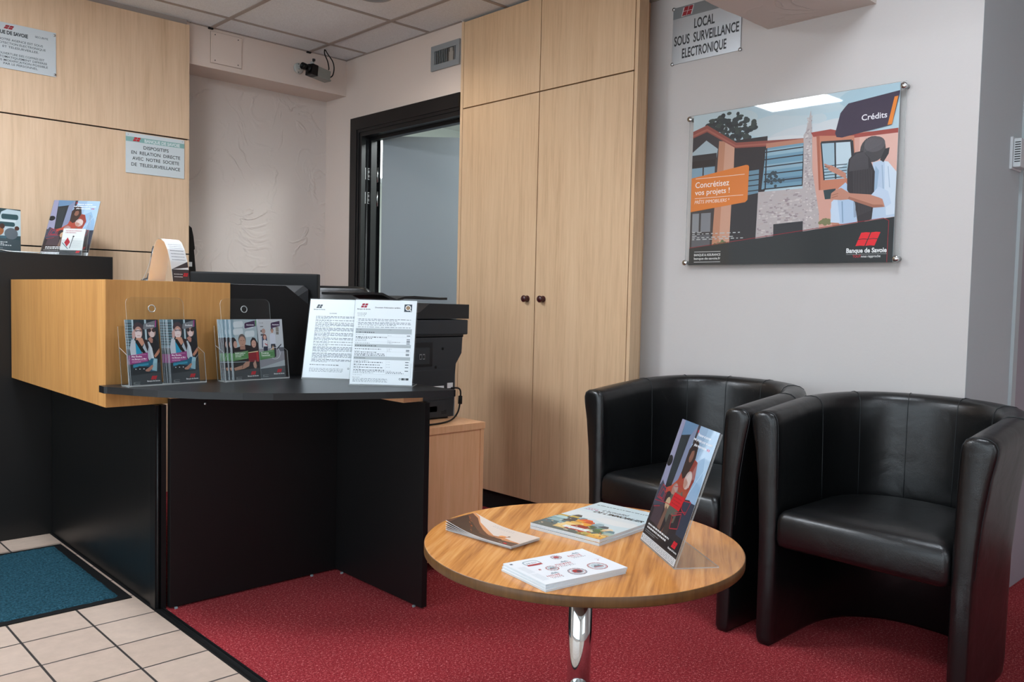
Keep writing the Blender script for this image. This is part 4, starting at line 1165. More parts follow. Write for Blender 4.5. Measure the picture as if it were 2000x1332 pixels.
def protect_art():
    a = Art(0.1, 0.21)
    a.rect(0, 0, 1, 1, 'aab0b4').rect(0, 0.5, 1, 1, 'b7bcc0').poly([(0, 0.18), (1, 0.3), (1, 0.52), (0, 0.5)], '8d8c93')
    a.words(0.08, 0.24, 0.935, 0.012, '4a4c50', 2)
    for v in (0.885, 0.82, 0.755): a.rect(0.10, v-0.012 if v > 0.88 else v-0.035, 0.22, v, '565a5c')
    a.rect(0.72, 0.79, 0.84, 0.87, '7f7a72').rect(0.72, 0.74, 0.83, 0.785, '6f6a64').rect(0.78, 0.45, 1, 0.52, '5a5d66')
    a.ell(0.22, 0.80, 0.075, 0.045, 'a88a80').poly([(0.12, 0.52), (0.14, 0.70), (0.22, 0.75), (0.33, 0.70), (0.36, 0.52)], '3c4a63')
    a.ell(0.25, 0.70, 0.075, 0.05, '6b3b35').ell(0.25, 0.695, 0.05, 0.035, 'c59c8c').poly([(0.16, 0.52), (0.17, 0.64), (0.25, 0.66), (0.34, 0.63), (0.34, 0.52)], 'c9c9cd')
    a.poly([(0.24, 0.60), (0.34, 0.57), (0.34, 0.55), (0.24, 0.58)], 'a4464c').poly([(0.17, 0.42), (0.18, 0.54), (0.34, 0.54), (0.34, 0.42)], '22283a')
    a.ell(0.565, 0.815, 0.055, 0.04, '3a3335').ell(0.565, 0.80, 0.045, 0.038, 'ad8472').poly([(0.44, 0.56), (0.46, 0.74), (0.57, 0.77), (0.68, 0.74), (0.68, 0.56)], 'c3c8d2')
    a.poly([(0.48, 0.40), (0.48, 0.58), (0.66, 0.58), (0.64, 0.42)], '2a2e3a').poly([(0.44, 0.44), (0.56, 0.56), (0.60, 0.50), (0.56, 0.44)], 'c59a78')
    a.poly([(0.56, 0.34), (0.64, 0.56), (0.68, 0.54), (0.66, 0.36)], '1e2026').ring(0.62, 0.42, 0.022, 0.002, 'c3c6ca', 18)
    a.poly([(0.70, 0.5), (0.9, 0.58), (0.9, 0.56), (0.72, 0.48)], '24262c')
    bank_band(a, 0.165, '4d5458')
    a.poly([(0, 0.31), (0.60, 0.35), (0.60, 0.485), (0, 0.445)], '4e7f4d')
    a.rect(0.07, 0.457, 0.55, 0.461, 'b7cdb5').rect(0.07, 0.365, 0.55, 0.369, 'b7cdb5')
    a.text('Protégez', 0.07, 0.415, 0.03, 'e6eee4', width=0.30, bold=0.02)
    a.text("l'essentiel", 0.07, 0.38, 0.026, 'e6eee4', width=0.34, bold=0.02)
    a.poly([(0.52, 0.86), (0.53, 0.93), (0.57, 0.945), (0.90, 0.975), (0.89, 0.885), (0.55, 0.85)], '3b2745')
    a.text('Assurances', 0.58, 0.90, 0.024, 'e6e4ea', width=0.28, bold=0.02)
    return a

def leaflet_mesh(art, name, thick=0.0016, warp=None):
    return card(art, I4, thick, M_PAPEREDGE, ink('2c363b'), warp).build(name, fix=False)

def put_leaflet(proto, used, base, x, y, z, tilt, label, group=None):
    """stands a leaflet in a holder frame 'base' (a matrix)"""
    o = proto if not used else proto.copy()
    if used: COL.objects.link(o)
    o.matrix_world = base @ tiltT(tilt, (x, y, z))
    tag(o, label, 'leaflet', group)
    return o

def leaflet_holder(name, label, loc, rotz, w_, back_h, tab0, tab1, hole_u, tilt, depth=0.052, back_y0=0.052):
    t = thing(name, label, 'leaflet holder', loc, rotz)
    # base plate and back plate leaning back
    b = MB(); b.box(0, w_, 0.0, depth, 0.0, 0.003, M_CLEAREDGE); b.build('base_plate', t)
    T = tiltT(tilt, (0, depth, 0.002))
    r = 0.02
    pts = [(0, 0), (w_, 0), (w_, 0.19), (tab1, 0.19)]
    pts += [(tab1-r+r*math.cos(R(k*15)), back_h-r+r*math.sin(R(k*15))) for k in range(7)]
    pts += [(tab0+r-r*math.sin(R(k*15)), back_h-r+r*math.cos(R(k*15))) for k in range(7)]
    pts += [(tab0, 0.19), (0, 0.19)]
    b = MB(); b.prism(pts, -0.0012, 0.0012, M_CLEAR, T, M_CLEAREDGE, axis='y'); b.build('back_plate', t)
    b = MB(); b.tube([(hole_u+0.0115*math.cos(2*PI*k/20), -0.0015, back_h-0.037+0.0115*math.sin(2*PI*k/20)) for k in range(20)], 0.0017, M_CLEAREDGE, 6, T, closed=True)
    b.build('hanging_hole', t)
    # front lip with curved cut-outs at both ends, side cheeks, divider
    lip = [(0, 0), (w_, 0), (w_, 0.100)] + [(w_-0.004-0.03*math.sin(R(k*18)), 0.072+0.028*math.cos(R(k*18))) for k in range(1, 6)] + [(0.034-0.03*math.sin(R(90-k*18))+0.0, 0.072+0.028*math.cos(R(90-k*18))) for k in range(0, 5)] + [(0, 0.100)]
    T2 = tiltT(tilt, (0, 0, 0.002))
    b = MB(); b.prism(lip, -0.001, 0.001, M_CLEAR, T2, M_CLEAREDGE, axis='y'); b.build('front_lip', t)
    for x in (0.0, w_-0.002):
        b = MB(); b.prism([(0, 0), (depth, 0), (depth, 0.13), (0.0, 0.10)], x, x+0.002, M_CLEAR, tiltT(tilt, (0, 0, 0.002)), M_CLEAREDGE, axis='x'); b.build('side_cheek', t)
    b = MB(); b.box(0, w_, -0.0022, -0.0008, 0.0, 0.0035, M_CLEAREDGE, T2); b.build('lip_edge', t)
    return t, Matrix.Translation(loc) @ Matrix.Rotation(rotz, 4, 'Z')

P1 = leaflet_mesh(student_art(), 'leaflet')
P2 = leaflet_mesh(family_art(), 'leaflet')
P3 = leaflet_mesh(protect_art(), 'leaflet')
h1loc, h1rot, TL = (0.957, 2.738, DESK+0.0006), R(5), R(8.5)
h1, B1 = leaflet_holder('leaflet_holder', 'clear two pocket leaflet holder with student leaflets beside the wooden box', h1loc, h1rot, 0.262, 0.285, 0.03, 0.225, 0.115, TL)
put_leaflet(P1, False, B1, 0.010, 0.006, 0.005, TL, 'front student leaflet in the pocket next to the corner of the wooden box')
for k in range(2): put_leaflet(P1, True, B1, 0.008-0.0015*k, 0.011+0.004*k, 0.005, TL, 'student leaflet behind the front one in the pocket next to the box corner', 'student leaflets behind the front one, box side pocket')
put_leaflet(P1, True, B1, 0.142, 0.006, 0.005, TL, 'front student leaflet in the pocket farther from the corner of the wooden box')
for k in range(6): put_leaflet(P1, True, B1, 0.142-(0.0015, 0.003, 0.0075, 0.009, 0.0135, 0.017)[k], 0.0085+0.0030*k, 0.005, TL, 'student leaflet fanned behind the front one, pocket farther from the box corner', 'student leaflets fanned behind the front one')
h2loc, h2rot = (1.273, 2.735, DESK+0.0006), R(4)
h2, B2 = leaflet_holder('leaflet_holder', 'clear two pocket leaflet holder with insurance leaflets before the black upright panel', h2loc, h2rot, 0.25, 0.285, 0.028, 0.222, 0.118, TL)
put_leaflet(P2, False, B2, 0.036, 0.006, 0.005, TL, 'front insurance leaflet showing a family reading a red book')
for k, dx in enumerate((0.0012, 0.0022, 0.0115, 0.0128, 0.0225, 0.0255, 0.0285, 0.0315, 0.0335)): put_leaflet(P2, True, B2, 0.036-dx, 0.009+0.0030*k, 0.005, TL, 'family leaflet fanned behind the front one with the red book', 'family leaflets fanned behind the front one')
put_leaflet(P3, False, B2, 0.140, 0.006, 0.005, TL, 'front insurance leaflet showing a couple standing in a pale room')
for k in range(4): put_leaflet(P3, True, B2, 0.140+0.0012*(k+1), 0.0085+0.0030*k, 0.0055, TL, 'leaflet stacked behind the one with the standing couple', 'standing couple leaflets behind the front one')

# ------------------------------------------------ A4 notices in L-shaped acrylic stands
def l_stand(t, w_, h_, tilt, foot, art, inset=(0.003, 0.004), paper=M_PAPER, name='notice_sheet'):
    T = tiltT(tilt)
    card(art, T @ Matrix.Translation((inset[0], -0.0009, inset[1])), 0.0004, paper).build(name, t, fix=False)
    b = MB()
    for y0, y1 in ((-0.0003, 0.0009), (0.0016, 0.0032)):
        b.prism([(0, 0), (w_, 0), (w_, h_), (0, h_)], y0, y1, M_CLEAR, T, M_CLEAREDGE, axis='y')
    b.build('acrylic_pocket', t, 'clear acrylic pocket')
    b = MB(); b.prism([(0, 0), (w_, 0), (w_, foot), (0, foot)], 0.0, 0.003, M_CLEAR, None, M_CLEAREDGE); b.build('foot', t, 'clear acrylic foot')

GR, TX = '9fa8ac', '4c565b'
a = Art(0.216, 0.297, -1)
a.rect(0, 0, 1, 1, 'd2dade')
a.logo(0.09, 0.905, 0.21, 0.955, '8f1f33', gap=0.07)
a.text('Banque de Savoie', 0.035, 0.882, 0.013, '23282b', width=0.215, bold=0.03)
a.text("Document d'information tarifaire", 0.325, 0.903, 0.015, '2c3337', width=0.41, bold=0.025)
a.rect(0.80, 0.865, 0.925, 0.955, '2d3a44').ring(0.862, 0.912, 0.0098, 0.0026, 'dfe4e6').ell(0.862, 0.912, 0.035, 0.025, '8a7458').line(0.89, 0.89, 0.915, 0.872, 0.003, 'dfe4e6')
for k, (l, s_) in enumerate(((0.16, 0), (0.145, 1), (0.13, 2))): a.words(0.045, 0.045+l, 0.836-0.0165*k, 0.009, TX, 30+k, 1)
y = 0.765
for k, n in enumerate((2, 3, 1)):
    a.rect(0.045, y+0.003, 0.052, y+0.007, TX)
    for j in range(n): a.words(0.065, 0.92 if j < n-1 or n == 1 else 0.7, y, 0.0075, '66717a', 40+5*k+j, 1); y -= 0.0155
    y -= 0.008
for v0, v1, n in ((0.598, 0.658, 0), (0.435, 0.472, 1), (0.29, 0.327, 2)): a.rect(0.035, v0, 0.945, v1, GR)
a.words(0.045, 0.14, 0.640, 0.009, '3c464b', 3, 1); a.words(0.575, 0.63, 0.640, 0.009, '3c464b', 8, 1); a.words(0.05, 0.34, 0.607, 0.01, '2f383c', 4, 1)
a.words(0.045, 0.40, 0.448, 0.01, '2f383c', 9, 1); a.words(0.045, 0.22, 0.303, 0.01, '2f383c', 10, 1)
for v in (0.658, 0.598, 0.563, 0.50, 0.472, 0.435, 0.385, 0.327, 0.29, 0.118): a.rect(0.035, v, 0.945, v+0.0012, '8d989d')
for u in (0.035, 0.56, 0.944): a.rect(u, 0.118, u+0.0012, 0.658, '8d989d')
rr_ = ((0.578, 0.18, 0), (0.55, 0.50, 1), (0.535, 0.28, 1), (0.52, 0.19, 0), (0.507, 0.18, 0), (0.48, 0.23, 0), (0.41, 0.42, 1), (0.388, 0.10, 0), (0.372, 0.35, 1), (0.353, 0.50, 1), (0.336, 0.49, 1), (0.272, 0.25, 0), (0.254, 0.46, 1), (0.24, 0.12, 0), (0.224, 0.42, 1), (0.21, 0.12, 0), (0.194, 0.48, 1), (0.18, 0.12, 0), (0.163, 0.5, 1), (0.147, 0.5, 0), (0.131, 0.33, 0))
for k, (v, l, bo) in enumerate(rr_): a.words(0.045, 0.045+l, v, 0.0095 if bo else 0.008, '3d474c' if bo else '6a757b', 70+k, 1)
for k, (v, l) in enumerate(((0.573, 0.06), (0.512, 0.07), (0.495, 0.2), (0.48, 0.08), (0.415, 0.09), (0.401, 0.05), (0.388, 0.07), (0.262, 0.06), (0.232, 0.06), (0.202, 0.06), (0.158, 0.09), (0.145, 0.25), (0.131, 0.30))): a.words(0.57, 0.57+l, v, 0.008, '59646a', 110+k, 1)
for k, v in enumerate((0.573, 0.53, 0.512, 0.498, 0.48, 0.405, 0.39, 0.358, 0.345, 0.262, 0.232, 0.202, 0.16)): a.rect(0.87, v, 0.925, v+0.009, '4d575d')
a.words(0.045, 0.20, 0.105, 0.007, '7b868c', 1, 1); a.words(0.045, 0.15, 0.078, 0.008, '3c464b', 2, 1)
for k in range(4): a.words(0.045, 0.60, 0.064-0.0115*k, 0.006, '7b868c', 140+k, 1)
a.ring(0.80, 0.07, 0.0035, 0.0015, '3a4347', 14); a.rect(0.825, 0.058, 0.87, 0.083, '2d3539').rect(0.875, 0.058, 0.89, 0.083, '4e585d').rect(0.895, 0.058, 0.94, 0.083, '2d3539')
for k in range(14): a.rect(0.962, 0.09+0.012*k, 0.968, 0.098+0.012*k, '8d989d')
t = thing('notice_stand', 'clear stand with a white price notice with grey table bands, standing nearest the printer', 'sign', (1.584, 2.459, DESK), R(-47.7))
l_stand(t, 0.222, 0.305, R(14.2), 0.075, a)

a = Art(0.216, 0.297, -1)
a.rect(0, 0, 1, 1, 'd2dade')
a.logo(0.115, 0.885, 0.23, 0.93, '2c3439', gap=0.07)
a.text('Banque de Savoie', 0.075, 0.862, 0.013, '23282b', width=0.20, bold=0.03)
a.text('GLOSSAIRE', 0.36, 0.815, 0.012, '3a4347', width=0.13, bold=0.02)
y = 0.775
for k, n in enumerate((3, 2, 1, 3, 4, 4, 3, 2, 2, 5, 5, 3)):
    a.words(0.10, 0.112, y, 0.008, TX, k, 1)
    for j in range(n):
        a.words(0.13, 0.95 if (j < n-1 or n == 1) else 0.4, y, 0.0075, '56626a' if j else '414b50', 200+7*k+j, 1); y -= 0.0148
    y -= 0.004
a.words(0.11, 0.62, 0.16, 0.009, '434d52', 11, 1)
for k in range(6): a.words(0.11, 0.20 if k == 0 else (0.70 if k < 5 else 0.16), 0.128-0.0125*k, 0.006, '7b868c', 340+k, 1)
a.ring(0.79, 0.125, 0.0035, 0.0015, '3a4347', 14)
t = thing('notice_stand', 'clear stand with a white glossary notice standing behind the price notice', 'sign', (1.562, 2.739, DESK), R(-50.6))
l_stand(t, 0.222, 0.305, R(16.3), 0.075, a)

# ------------------------------------------------ the car poster used in two stands
def car_art():
    a = Art(0.21, 0.297, -1)
    a.rect(0, 0, 1, 1, '26282f')
    a.poly([(0, 0.42), (0, 1), (0.10, 1), (0.16, 0.42)], '8c8ca6').poly([(0.10, 1), (0.16, 0.42), (0.30, 0.42), (0.34, 0.90), (0.14, 0.88)], '23282c')
    for k in range(6): a.line(0.17+0.022*k, 0.5, 0.15+0.024*k, 0.86, 0.0016, '2f3a3d')
    a.poly([(0.12, 0.88), (0.42, 0.92), (0.46, 1), (0.10, 1)], '5f7f9e').poly([(0.30, 0.42), (0.34, 0.90), (0.46, 1), (0.42, 0.42)], '77809a')
    a.poly([(0.42, 0.44), (0.46, 1), (1, 1), (1, 0.42)], '8fa9c4').poly([(0.66, 0.42), (0.72, 1), (1, 1), (1, 0.42)], '9db9d2').poly([(0.46, 1), (0.52, 1), (0.50, 0.86), (0.46, 0.85)], '3a3338')
    a.poly([(0.70, 0.44), (0.74, 0.75), (0.86, 0.80), (0.98, 0.62), (1, 0.44)], '86a6c4').line(0.73, 0.46, 0.95, 0.72, 0.002, 'aac3d8')
    a.ell(0.05, 0.66, 0.07, 0.045, '15171b')
    a.poly([(0, 0), (1, 0), (1, 0.42), (0.85, 0.47), (0.6, 0.44), (0.3, 0.47), (0.1, 0.44), (0, 0.46)], '2b2528')
    a.poly([(0, 0.42), (0.05, 0.5), (0.22, 0.44), (0.3, 0.30), (0.1, 0.26), (0, 0.3)], '3c4250').poly([(0.08, 0.30), (0.3, 0.34), (0.34, 0.10), (0.05, 0.12)], '43363c').poly([(0.72, 0.45), (1, 0.46), (1, 0.2), (0.80, 0.2)], '2f3646')
    # woman in a rust jumper holding a child
    a.poly([(0.26, 0.46), (0.42, 0.56), (0.46, 0.70), (0.58, 0.76), (0.74, 0.74), (0.80, 0.62), (0.74, 0.44), (0.5, 0.42)], '99402f')
    a.poly([(0.60, 0.74), (0.74, 0.74), (0.80, 0.60), (0.72, 0.50)], '84352a').poly([(0.42, 0.56), (0.30, 0.49), (0.20, 0.46), (0.22, 0.42), (0.40, 0.48)], 'a84936')
    a.poly([(0.44, 0.62), (0.44, 0.80), (0.52, 0.90), (0.62, 0.88), (0.66, 0.76), (0.60, 0.62), (0.52, 0.58)], '33241f').ell(0.55, 0.765, 0.05, 0.05, '7d5545').poly([(0.47, 0.74), (0.47, 0.84), (0.52, 0.875), (0.63, 0.87), (0.64, 0.80), (0.58, 0.815), (0.52, 0.80), (0.50, 0.74)], '2b1e1b')
    a.ell(0.655, 0.59, 0.085, 0.07, 'b5a09b').ell(0.625, 0.565, 0.045, 0.04, 'a98072').poly([(0.60, 0.60), (0.66, 0.655), (0.73, 0.62), (0.73, 0.54), (0.69, 0.57)], 'c4b2ab').ell(0.43, 0.475, 0.075, 0.055, '8f7672').ell(0.415, 0.462, 0.045, 0.035, '9d786a').poly([(0.38, 0.49), (0.43, 0.53), (0.49, 0.51), (0.48, 0.46)], 'a58b86')
    a.poly([(0.34, 0.30), (0.38, 0.44), (0.54, 0.44), (0.62, 0.50), (0.70, 0.44), (0.66, 0.26), (0.5, 0.22)], '57584f').poly([(0.44, 0.44), (0.50, 0.48), (0.62, 0.48), (0.56, 0.36), (0.46, 0.36)], '7b5e52')
    a.ell(0.37, 0.36, 0.06, 0.05, 'b59c7c').poly([(0.30, 0.12), (0.36, 0.34), (0.42, 0.32), (0.40, 0.12)], '6f5346').poly([(0.44, 0.14), (0.56, 0.32), (0.64, 0.28), (0.52, 0.12)], '8a5340').poly([(0.46, 0.12), (0.5, 0.30), (0.62, 0.30), (0.60, 0.10)], '3b322f')
    for p in (((0.06, 0.36), (0.10, 0.47), (0.26, 0.45), (0.24, 0.36)), ((0.10, 0.37), (0.14, 0.44), (0.22, 0.42), (0.20, 0.37)), ((0.58, 0.30), (0.78, 0.35), (0.80, 0.24), (0.62, 0.21)), ((0.70, 0.44), (0.90, 0.46), (0.86, 0.36), (0.74, 0.38))):
        for i in range(4): a.line(*p[i], *p[(i+1) % 4], 0.0022, 'a52837')
    for p in ((0.02, 0.33, 0.36, 0.36), (0.36, 0.36, 0.62, 0.36), (0.62, 0.33, 0.86, 0.38), (0.04, 0.28, 0.20, 0.31), (0.40, 0.50, 0.58, 0.53)): a.line(*p, 0.0016, 'a52837')
    a.poly([(0.42, 0.36), (0.46, 0.465), (0.74, 0.465), (0.70, 0.355)], 'c21f26')
    for k in range(3): a.words(0.47, 0.69, 0.43-0.025*k, 0.010, '8c1a20', k, 1)
    a.poly([(0, 0.06), (1, 0.06), (1, 0.16), (0.5, 0.14), (0, 0.17)], '1d1a1c').poly([(0, 0.06), (0.4, 0.06), (0.7, 0.12), (0.2, 0.17), (0, 0.17)], '2b2220')
    a.text('Financer et assurer', 0.53, 0.925, 0.02, 'e8ecf0', width=0.32, align='l', bold=0.03, shear=0.1)
    a.text('mes projets pour un avenir', 0.46, 0.885, 0.02, 'e8ecf0', width=0.48, bold=0.03, shear=0.1)
    a.text('plus responsable', 0.52, 0.845, 0.02, 'e8ecf0', width=0.30, bold=0.03, shear=0.1)
    a.ell(0.505, 0.955, 0.016, 0.012, 'b92233').ell(0.86, 0.852, 0.013, 0.01, 'b92256').ell(0.895, 0.852, 0.013, 0.01, 'b92256')
    for k, l in enumerate((0.62, 0.56)): a.words(0.07, 0.07+l, 0.135-0.026*k, 0.014, 'dcdfe0', 50+k, 1)
    for k, l in enumerate((0.40, 0.30)): a.words(0.05, 0.05+l, 0.088-0.014*k, 0.006, '9aa0a2', 60+k, 1)
    a.logo(0.795, 0.105, 0.925, 0.155, 'c81e2c', gap=0.03)
    a.text('Banque de Savoie', 0.735, 0.082, 0.013, 'e2e4e4', width=0.235, bold=0.03)
    a.rect(0, 0, 1, 0.052, 'c9cdd0')
    for k in range(4): a.words(0.05, 0.97, 0.040-0.0105*k, 0.005, '7e868a', 80+k, 1)
    a.rect(0.015, 0.015, 0.03, 0.04, '2c3236')
    return a
CAR = car_art()
t = thing('poster_stand', 'clear tilted stand with a car poster on the round wooden table', 'sign', (1.575, 1.195, TABLE), R(-123.5))
l_stand(t, 0.218, 0.30, R(18.4), 0.10, CAR, name='poster_sheet')

t = thing('poster_stand', 'car poster leaning back on the tall black counter, with a small leaflet pocket before it', 'sign', (1.10, 4.273, 1.2246), R(-40.4))
Tt = R(28)
l_stand(t, 0.214, 0.30, Tt, 0.09, CAR, name='poster_sheet')
pk = MB()
TP = tiltT(R(20), (0.10, -0.045, 0.002))
pk.prism([(0, 0), (0.105, 0), (0.105, 0.075), (0, 0.075)], -0.001, 0.001, M_CLEAR, TP, M_CLEAREDGE, axis='y')
pk.box(0.0, 0.105, 0.0, 0.045, 0.0, 0.002, M_CLEAREDGE, Matrix.Translation((0.10, -0.045, 0.0)))
pk.prism([(0, 0), (0.045, 0.0), (0.10, 0.185), (0.088, 0.19), (0.03, 0.085)], 0.205, 0.207, M_CLEAR, Matrix.Translation((0, -0.045, 0.002)), M_CLEAREDGE, axis='x')
pk.build('leaflet_pocket', t, 'small clear leaflet pocket')
a = Art(0.098, 0.13)
a.rect(0, 0, 1, 1, 'c5c9c8').rect(0, 0, 1, 0.17, '3c3f42').logo(0.72, 0.07, 0.92, 0.15, 'c81e2c')
a.words(0.12, 0.85, 0.90, 0.03, 'a0545a', 3, 1).words(0.12, 0.60, 0.83, 0.03, '8c3a40', 4, 1)
a.poly([(0.14, 0.46), (0.26, 0.66), (0.40, 0.48), (0.28, 0.30)], 'a31c2a').line(0.05, 0.45, 0.35, 0.22, 0.003, '2f5560').line(0.42, 0.24, 0.50, 0.68, 0.003, '20262a').ell(0.51, 0.70, 0.04, 0.03, '20262a')
for k in range(8): a.words(0.50, 0.92, 0.60-0.045*k, 0.016, '9fa6a8', 30+k, 1)
o = card(a, I4, 0.0015, M_PAPER).build('leaflet', fix=False)
o.matrix_world = Matrix.Translation((1.10, 4.273, 1.224)) @ Matrix.Rotation(R(-40.4), 4, 'Z') @ tiltT(R(22), (0.103, -0.036, 0.006))
tag(o, 'pale leaflet in the small pocket before the car poster on the black counter', 'leaflet')

# box-shaped leaflet dispenser at the picture edge
t = thing('leaflet_dispenser', 'dark teal leaflet dispenser at the picture edge on the tall black counter', 'leaflet holder', (0.80, 4.10, 1.2246), R(18))
a = Art(0.21, 0.19, 0.3)
a.rect(0, 0, 1, 1, '27383d').poly([(0, 0.28), (0.5, 0.34), (1, 0.28), (1, 1), (0, 1)], '2d4449')
a.poly([(0.05, 0.7), (0.4, 0.76), (0.4, 0.5), (0.1, 0.3), (0, 0.4)], '182327')
a.rrect(0.18, 0.70, 0.56, 0.84, 0.012, 'a9bbbe').rrect(0.22, 0.62, 0.52, 0.70, 0.006, 'b58f94').poly([(0.18, 0.72), (0.24, 0.84), (0.24, 0.74)], 'b0455c')
a.poly([(0.48, 0.55), (0.60, 0.92), (0.72, 0.99), (1, 0.97), (1, 0.40), (0.5, 0.38)], 'a9bdc6').rrect(0.60, 0.76, 0.95, 0.88, 0.008, '2f4d54').rrect(0.55, 0.60, 0.88, 0.70, 0.008, '2f4d54').rect(0.56, 0.71, 0.9, 0.74, 'c3ced2')
a.ell(0.52, 0.50, 0.13, 0.12, '8a5a3c').ell(0.62, 0.60, 0.05, 0.06, '42302c').ell(0.44, 0.56, 0.05, 0.05, 'c79c86').ell(0.80, 0.44, 0.14, 0.13, '5a646b').ell(0.92, 0.57, 0.05, 0.05, '4a302c').poly([(0.42, 0.36), (0.7, 0.38), (0.7, 0.30), (0.46, 0.28)], '3e5f6b')
a.poly([(0, 0), (1, 0), (1, 0.30), (0.5, 0.34), (0, 0.3)], '3c4a50')
for k, l in enumerate((0.44, 0.38, 0.52)): a.words(0.28, 0.28+l, 0.235-0.035*k, 0.02, 'cdd4d6', 90+k, 1)
a.words(0.34, 0.62, 0.10, 0.012, 'aab3b6', 9, 1)
b = MB(); b.box(0, 0.21, 0.001, 0.062, 0, 0.19, ink('22363c'), bev=0.001); b.build('cardboard_box', t)
card(a, Matrix.Translation((0, 0.0, 0.0)), 0.0008, ink('22363c')).build('printed_front', t, fix=False)

# loose sheets lying along the counter edge
t = thing('paper_sheets', 'loose white sheets lying on the black counter before the teal dispenser', 'paper', (0.74, 4.045, 1.2245), R(0))
for k in range(2):
    b = MB(); n = 10
    top_ = []
    for i in range(n+1):
        x = 0.30*i/n+0.02*k
        z = 0.002+0.0025*k+0.010*math.exp(-((x-0.13)/0.035)**2)*(1-0.4*k)
        top_.append((x, z))
    b.loft([[Vector((x, -0.010+0.01*k, z)), Vector((x, 0.045, z)), Vector((x, 0.045, z+0.0012)), Vector((x, -0.010+0.01*k, z+0.0012))] for x, z in top_], M_PAPER)
    b.build('sheet', t)

# ------------------------------------------------ on the wooden box: bent card loop and chained pen
t = thing('card_loop', 'white paper strip bent into an upright loop on the wooden box', 'paper display', (1.175, 3.0, 1.11), R(-78))
prof = [(-0.052, 0.0), (-0.046, 0.03), (-0.036, 0.075), (-0.022, 0.12), (-0.010, 0.142), (0.002, 0.149), (0.016, 0.147), (0.030, 0.138), (0.045, 0.112), (0.058, 0.07), (0.066, 0.03), (0.070, 0.0)]
prof = [(x*1.22+0.004, z) for x, z in prof]
b = MB()
W0, W1 = -0.033, 0.033
n_ = len(prof)
for i in range(n_-1):
    (x0, z0), (x1, z1) = prof[i], prof[i+1]
    b.mesh([(x0, W0, z0), (x1, W0, z1), (x1, W1, z1), (x0, W1, z0)], [(0, 1, 2, 3)], mat('cream_card', 'e9e4dd', 0.6), True)
    b.mesh([(x0*0.97+0.0003, W0, z0*0.985), (x1*0.97+0.0003, W0, z1*0.985), (x1*0.97+0.0003, W1, z1*0.985), (x0*0.97+0.0003, W1, z0*0.985)], [(0, 1, 2, 3)], mat('cream_card', 'e9e4dd', 0.6), True)
b.build('paper_strip', t)
a = Art(0.066, 0.16)
a.rect(0, 0, 1, 1, 'd2d4d6').rect(0, 0, 1, 0.26, '3a3335').poly([(0, 0.26), (1, 0.30), (1, 0.40), (0, 0.26)], '3a3335').logo(0.62, 0.12, 0.95, 0.2, 'b01f2c')
a.words(0.1, 0.6, 0.10, 0.02, 'c9cccd', 3, 1).words(0.1, 0.6, 0.16, 0.02, 'c9cccd', 2, 1)
for k in range(7): a.words(0.12, 0.9, 0.72-0.05*k, 0.012, '70757a', 20+k, 1)
a.line(0.2, 0.95, 0.32, 0.82, 0.002, '8a3040').words(0.45, 0.9, 0.90, 0.02, 'a5525c', 7, 1).words(0.5, 0.85, 0.86, 0.02, 'a5525c', 8, 1)
def leg_warp(p):
    s = 1-p.z/0.16      # bottom 1 -> top 0
    L_ = [prof[i] for i in range(6, 12)]
    k = s*(len(L_)-1); i = min(int(k), len(L_)-2); f = k-i
    x = L_[i][0]+(L_[i+1][0]-L_[i][0])*f; z = L_[i][1]+(L_[i+1][1]-L_[i][1])*f
    return Vector((x+0.0008-p.y, W0+p.x, z+0.0004))
mb = MB()
art2 = Art(0.066, 0.16); art2.L = []
for q in a.L:
    if q[0] == 'p':
        for j in range(5):
            r_ = clip(clip(q[1], 1, j/5, False), 1, (j+1)/5, True)
            if len(r_) > 2: art2.L.append(('p', r_, q[2]))
art2.STEP = 4.0e-5
art2.onto(mb, I4, leg_warp)
mb.build('printed_side', t, fix=False)
t = thing('counter_pen', 'dark blue pen upright in a chained holder behind the white paper loop', 'pen', (1.178, 3.155, 1.11))
b = MB(); b.lathe([(0.034, 0), (0.034, 0.004), (0.026, 0.009), (0.012, 0.014), (0.008, 0.03), (0.0001, 0.031)], M_DARKPLASTIC, 28); b.build('base', t)
b = MB(); b.tube([(0, 0, 0.028), (0.006, 0.0, 0.07), (0.012, 0, 0.122)], [0.0052, 0.0058, 0.0056], mat('navy_pen', '16202f', 0.25), 14); b.tube([(0.012, 0, 0.122), (0.0125, 0, 0.130)], 0.004, M_DARKPLASTIC, 10); b.build('pen_barrel', t)
b = MB(); b.tube([(0.0115, -0.0065, 0.095), (0.0125, -0.0075, 0.124)], 0.0014, M_STEEL, 6); b.build('clip', t)
b = MB()
for k in range(30):
    s = k/29
    p = Vector((-0.024*(s**1.4)*1.2-0.002, -0.010, 0.088-0.082*s))
    b.lathe([(0.0001, -0.0016), (0.0016, 0), (0.0001, 0.0016)], M_STEEL, 6, Matrix.Translation(p))
o = b.build('bead_chain', t)

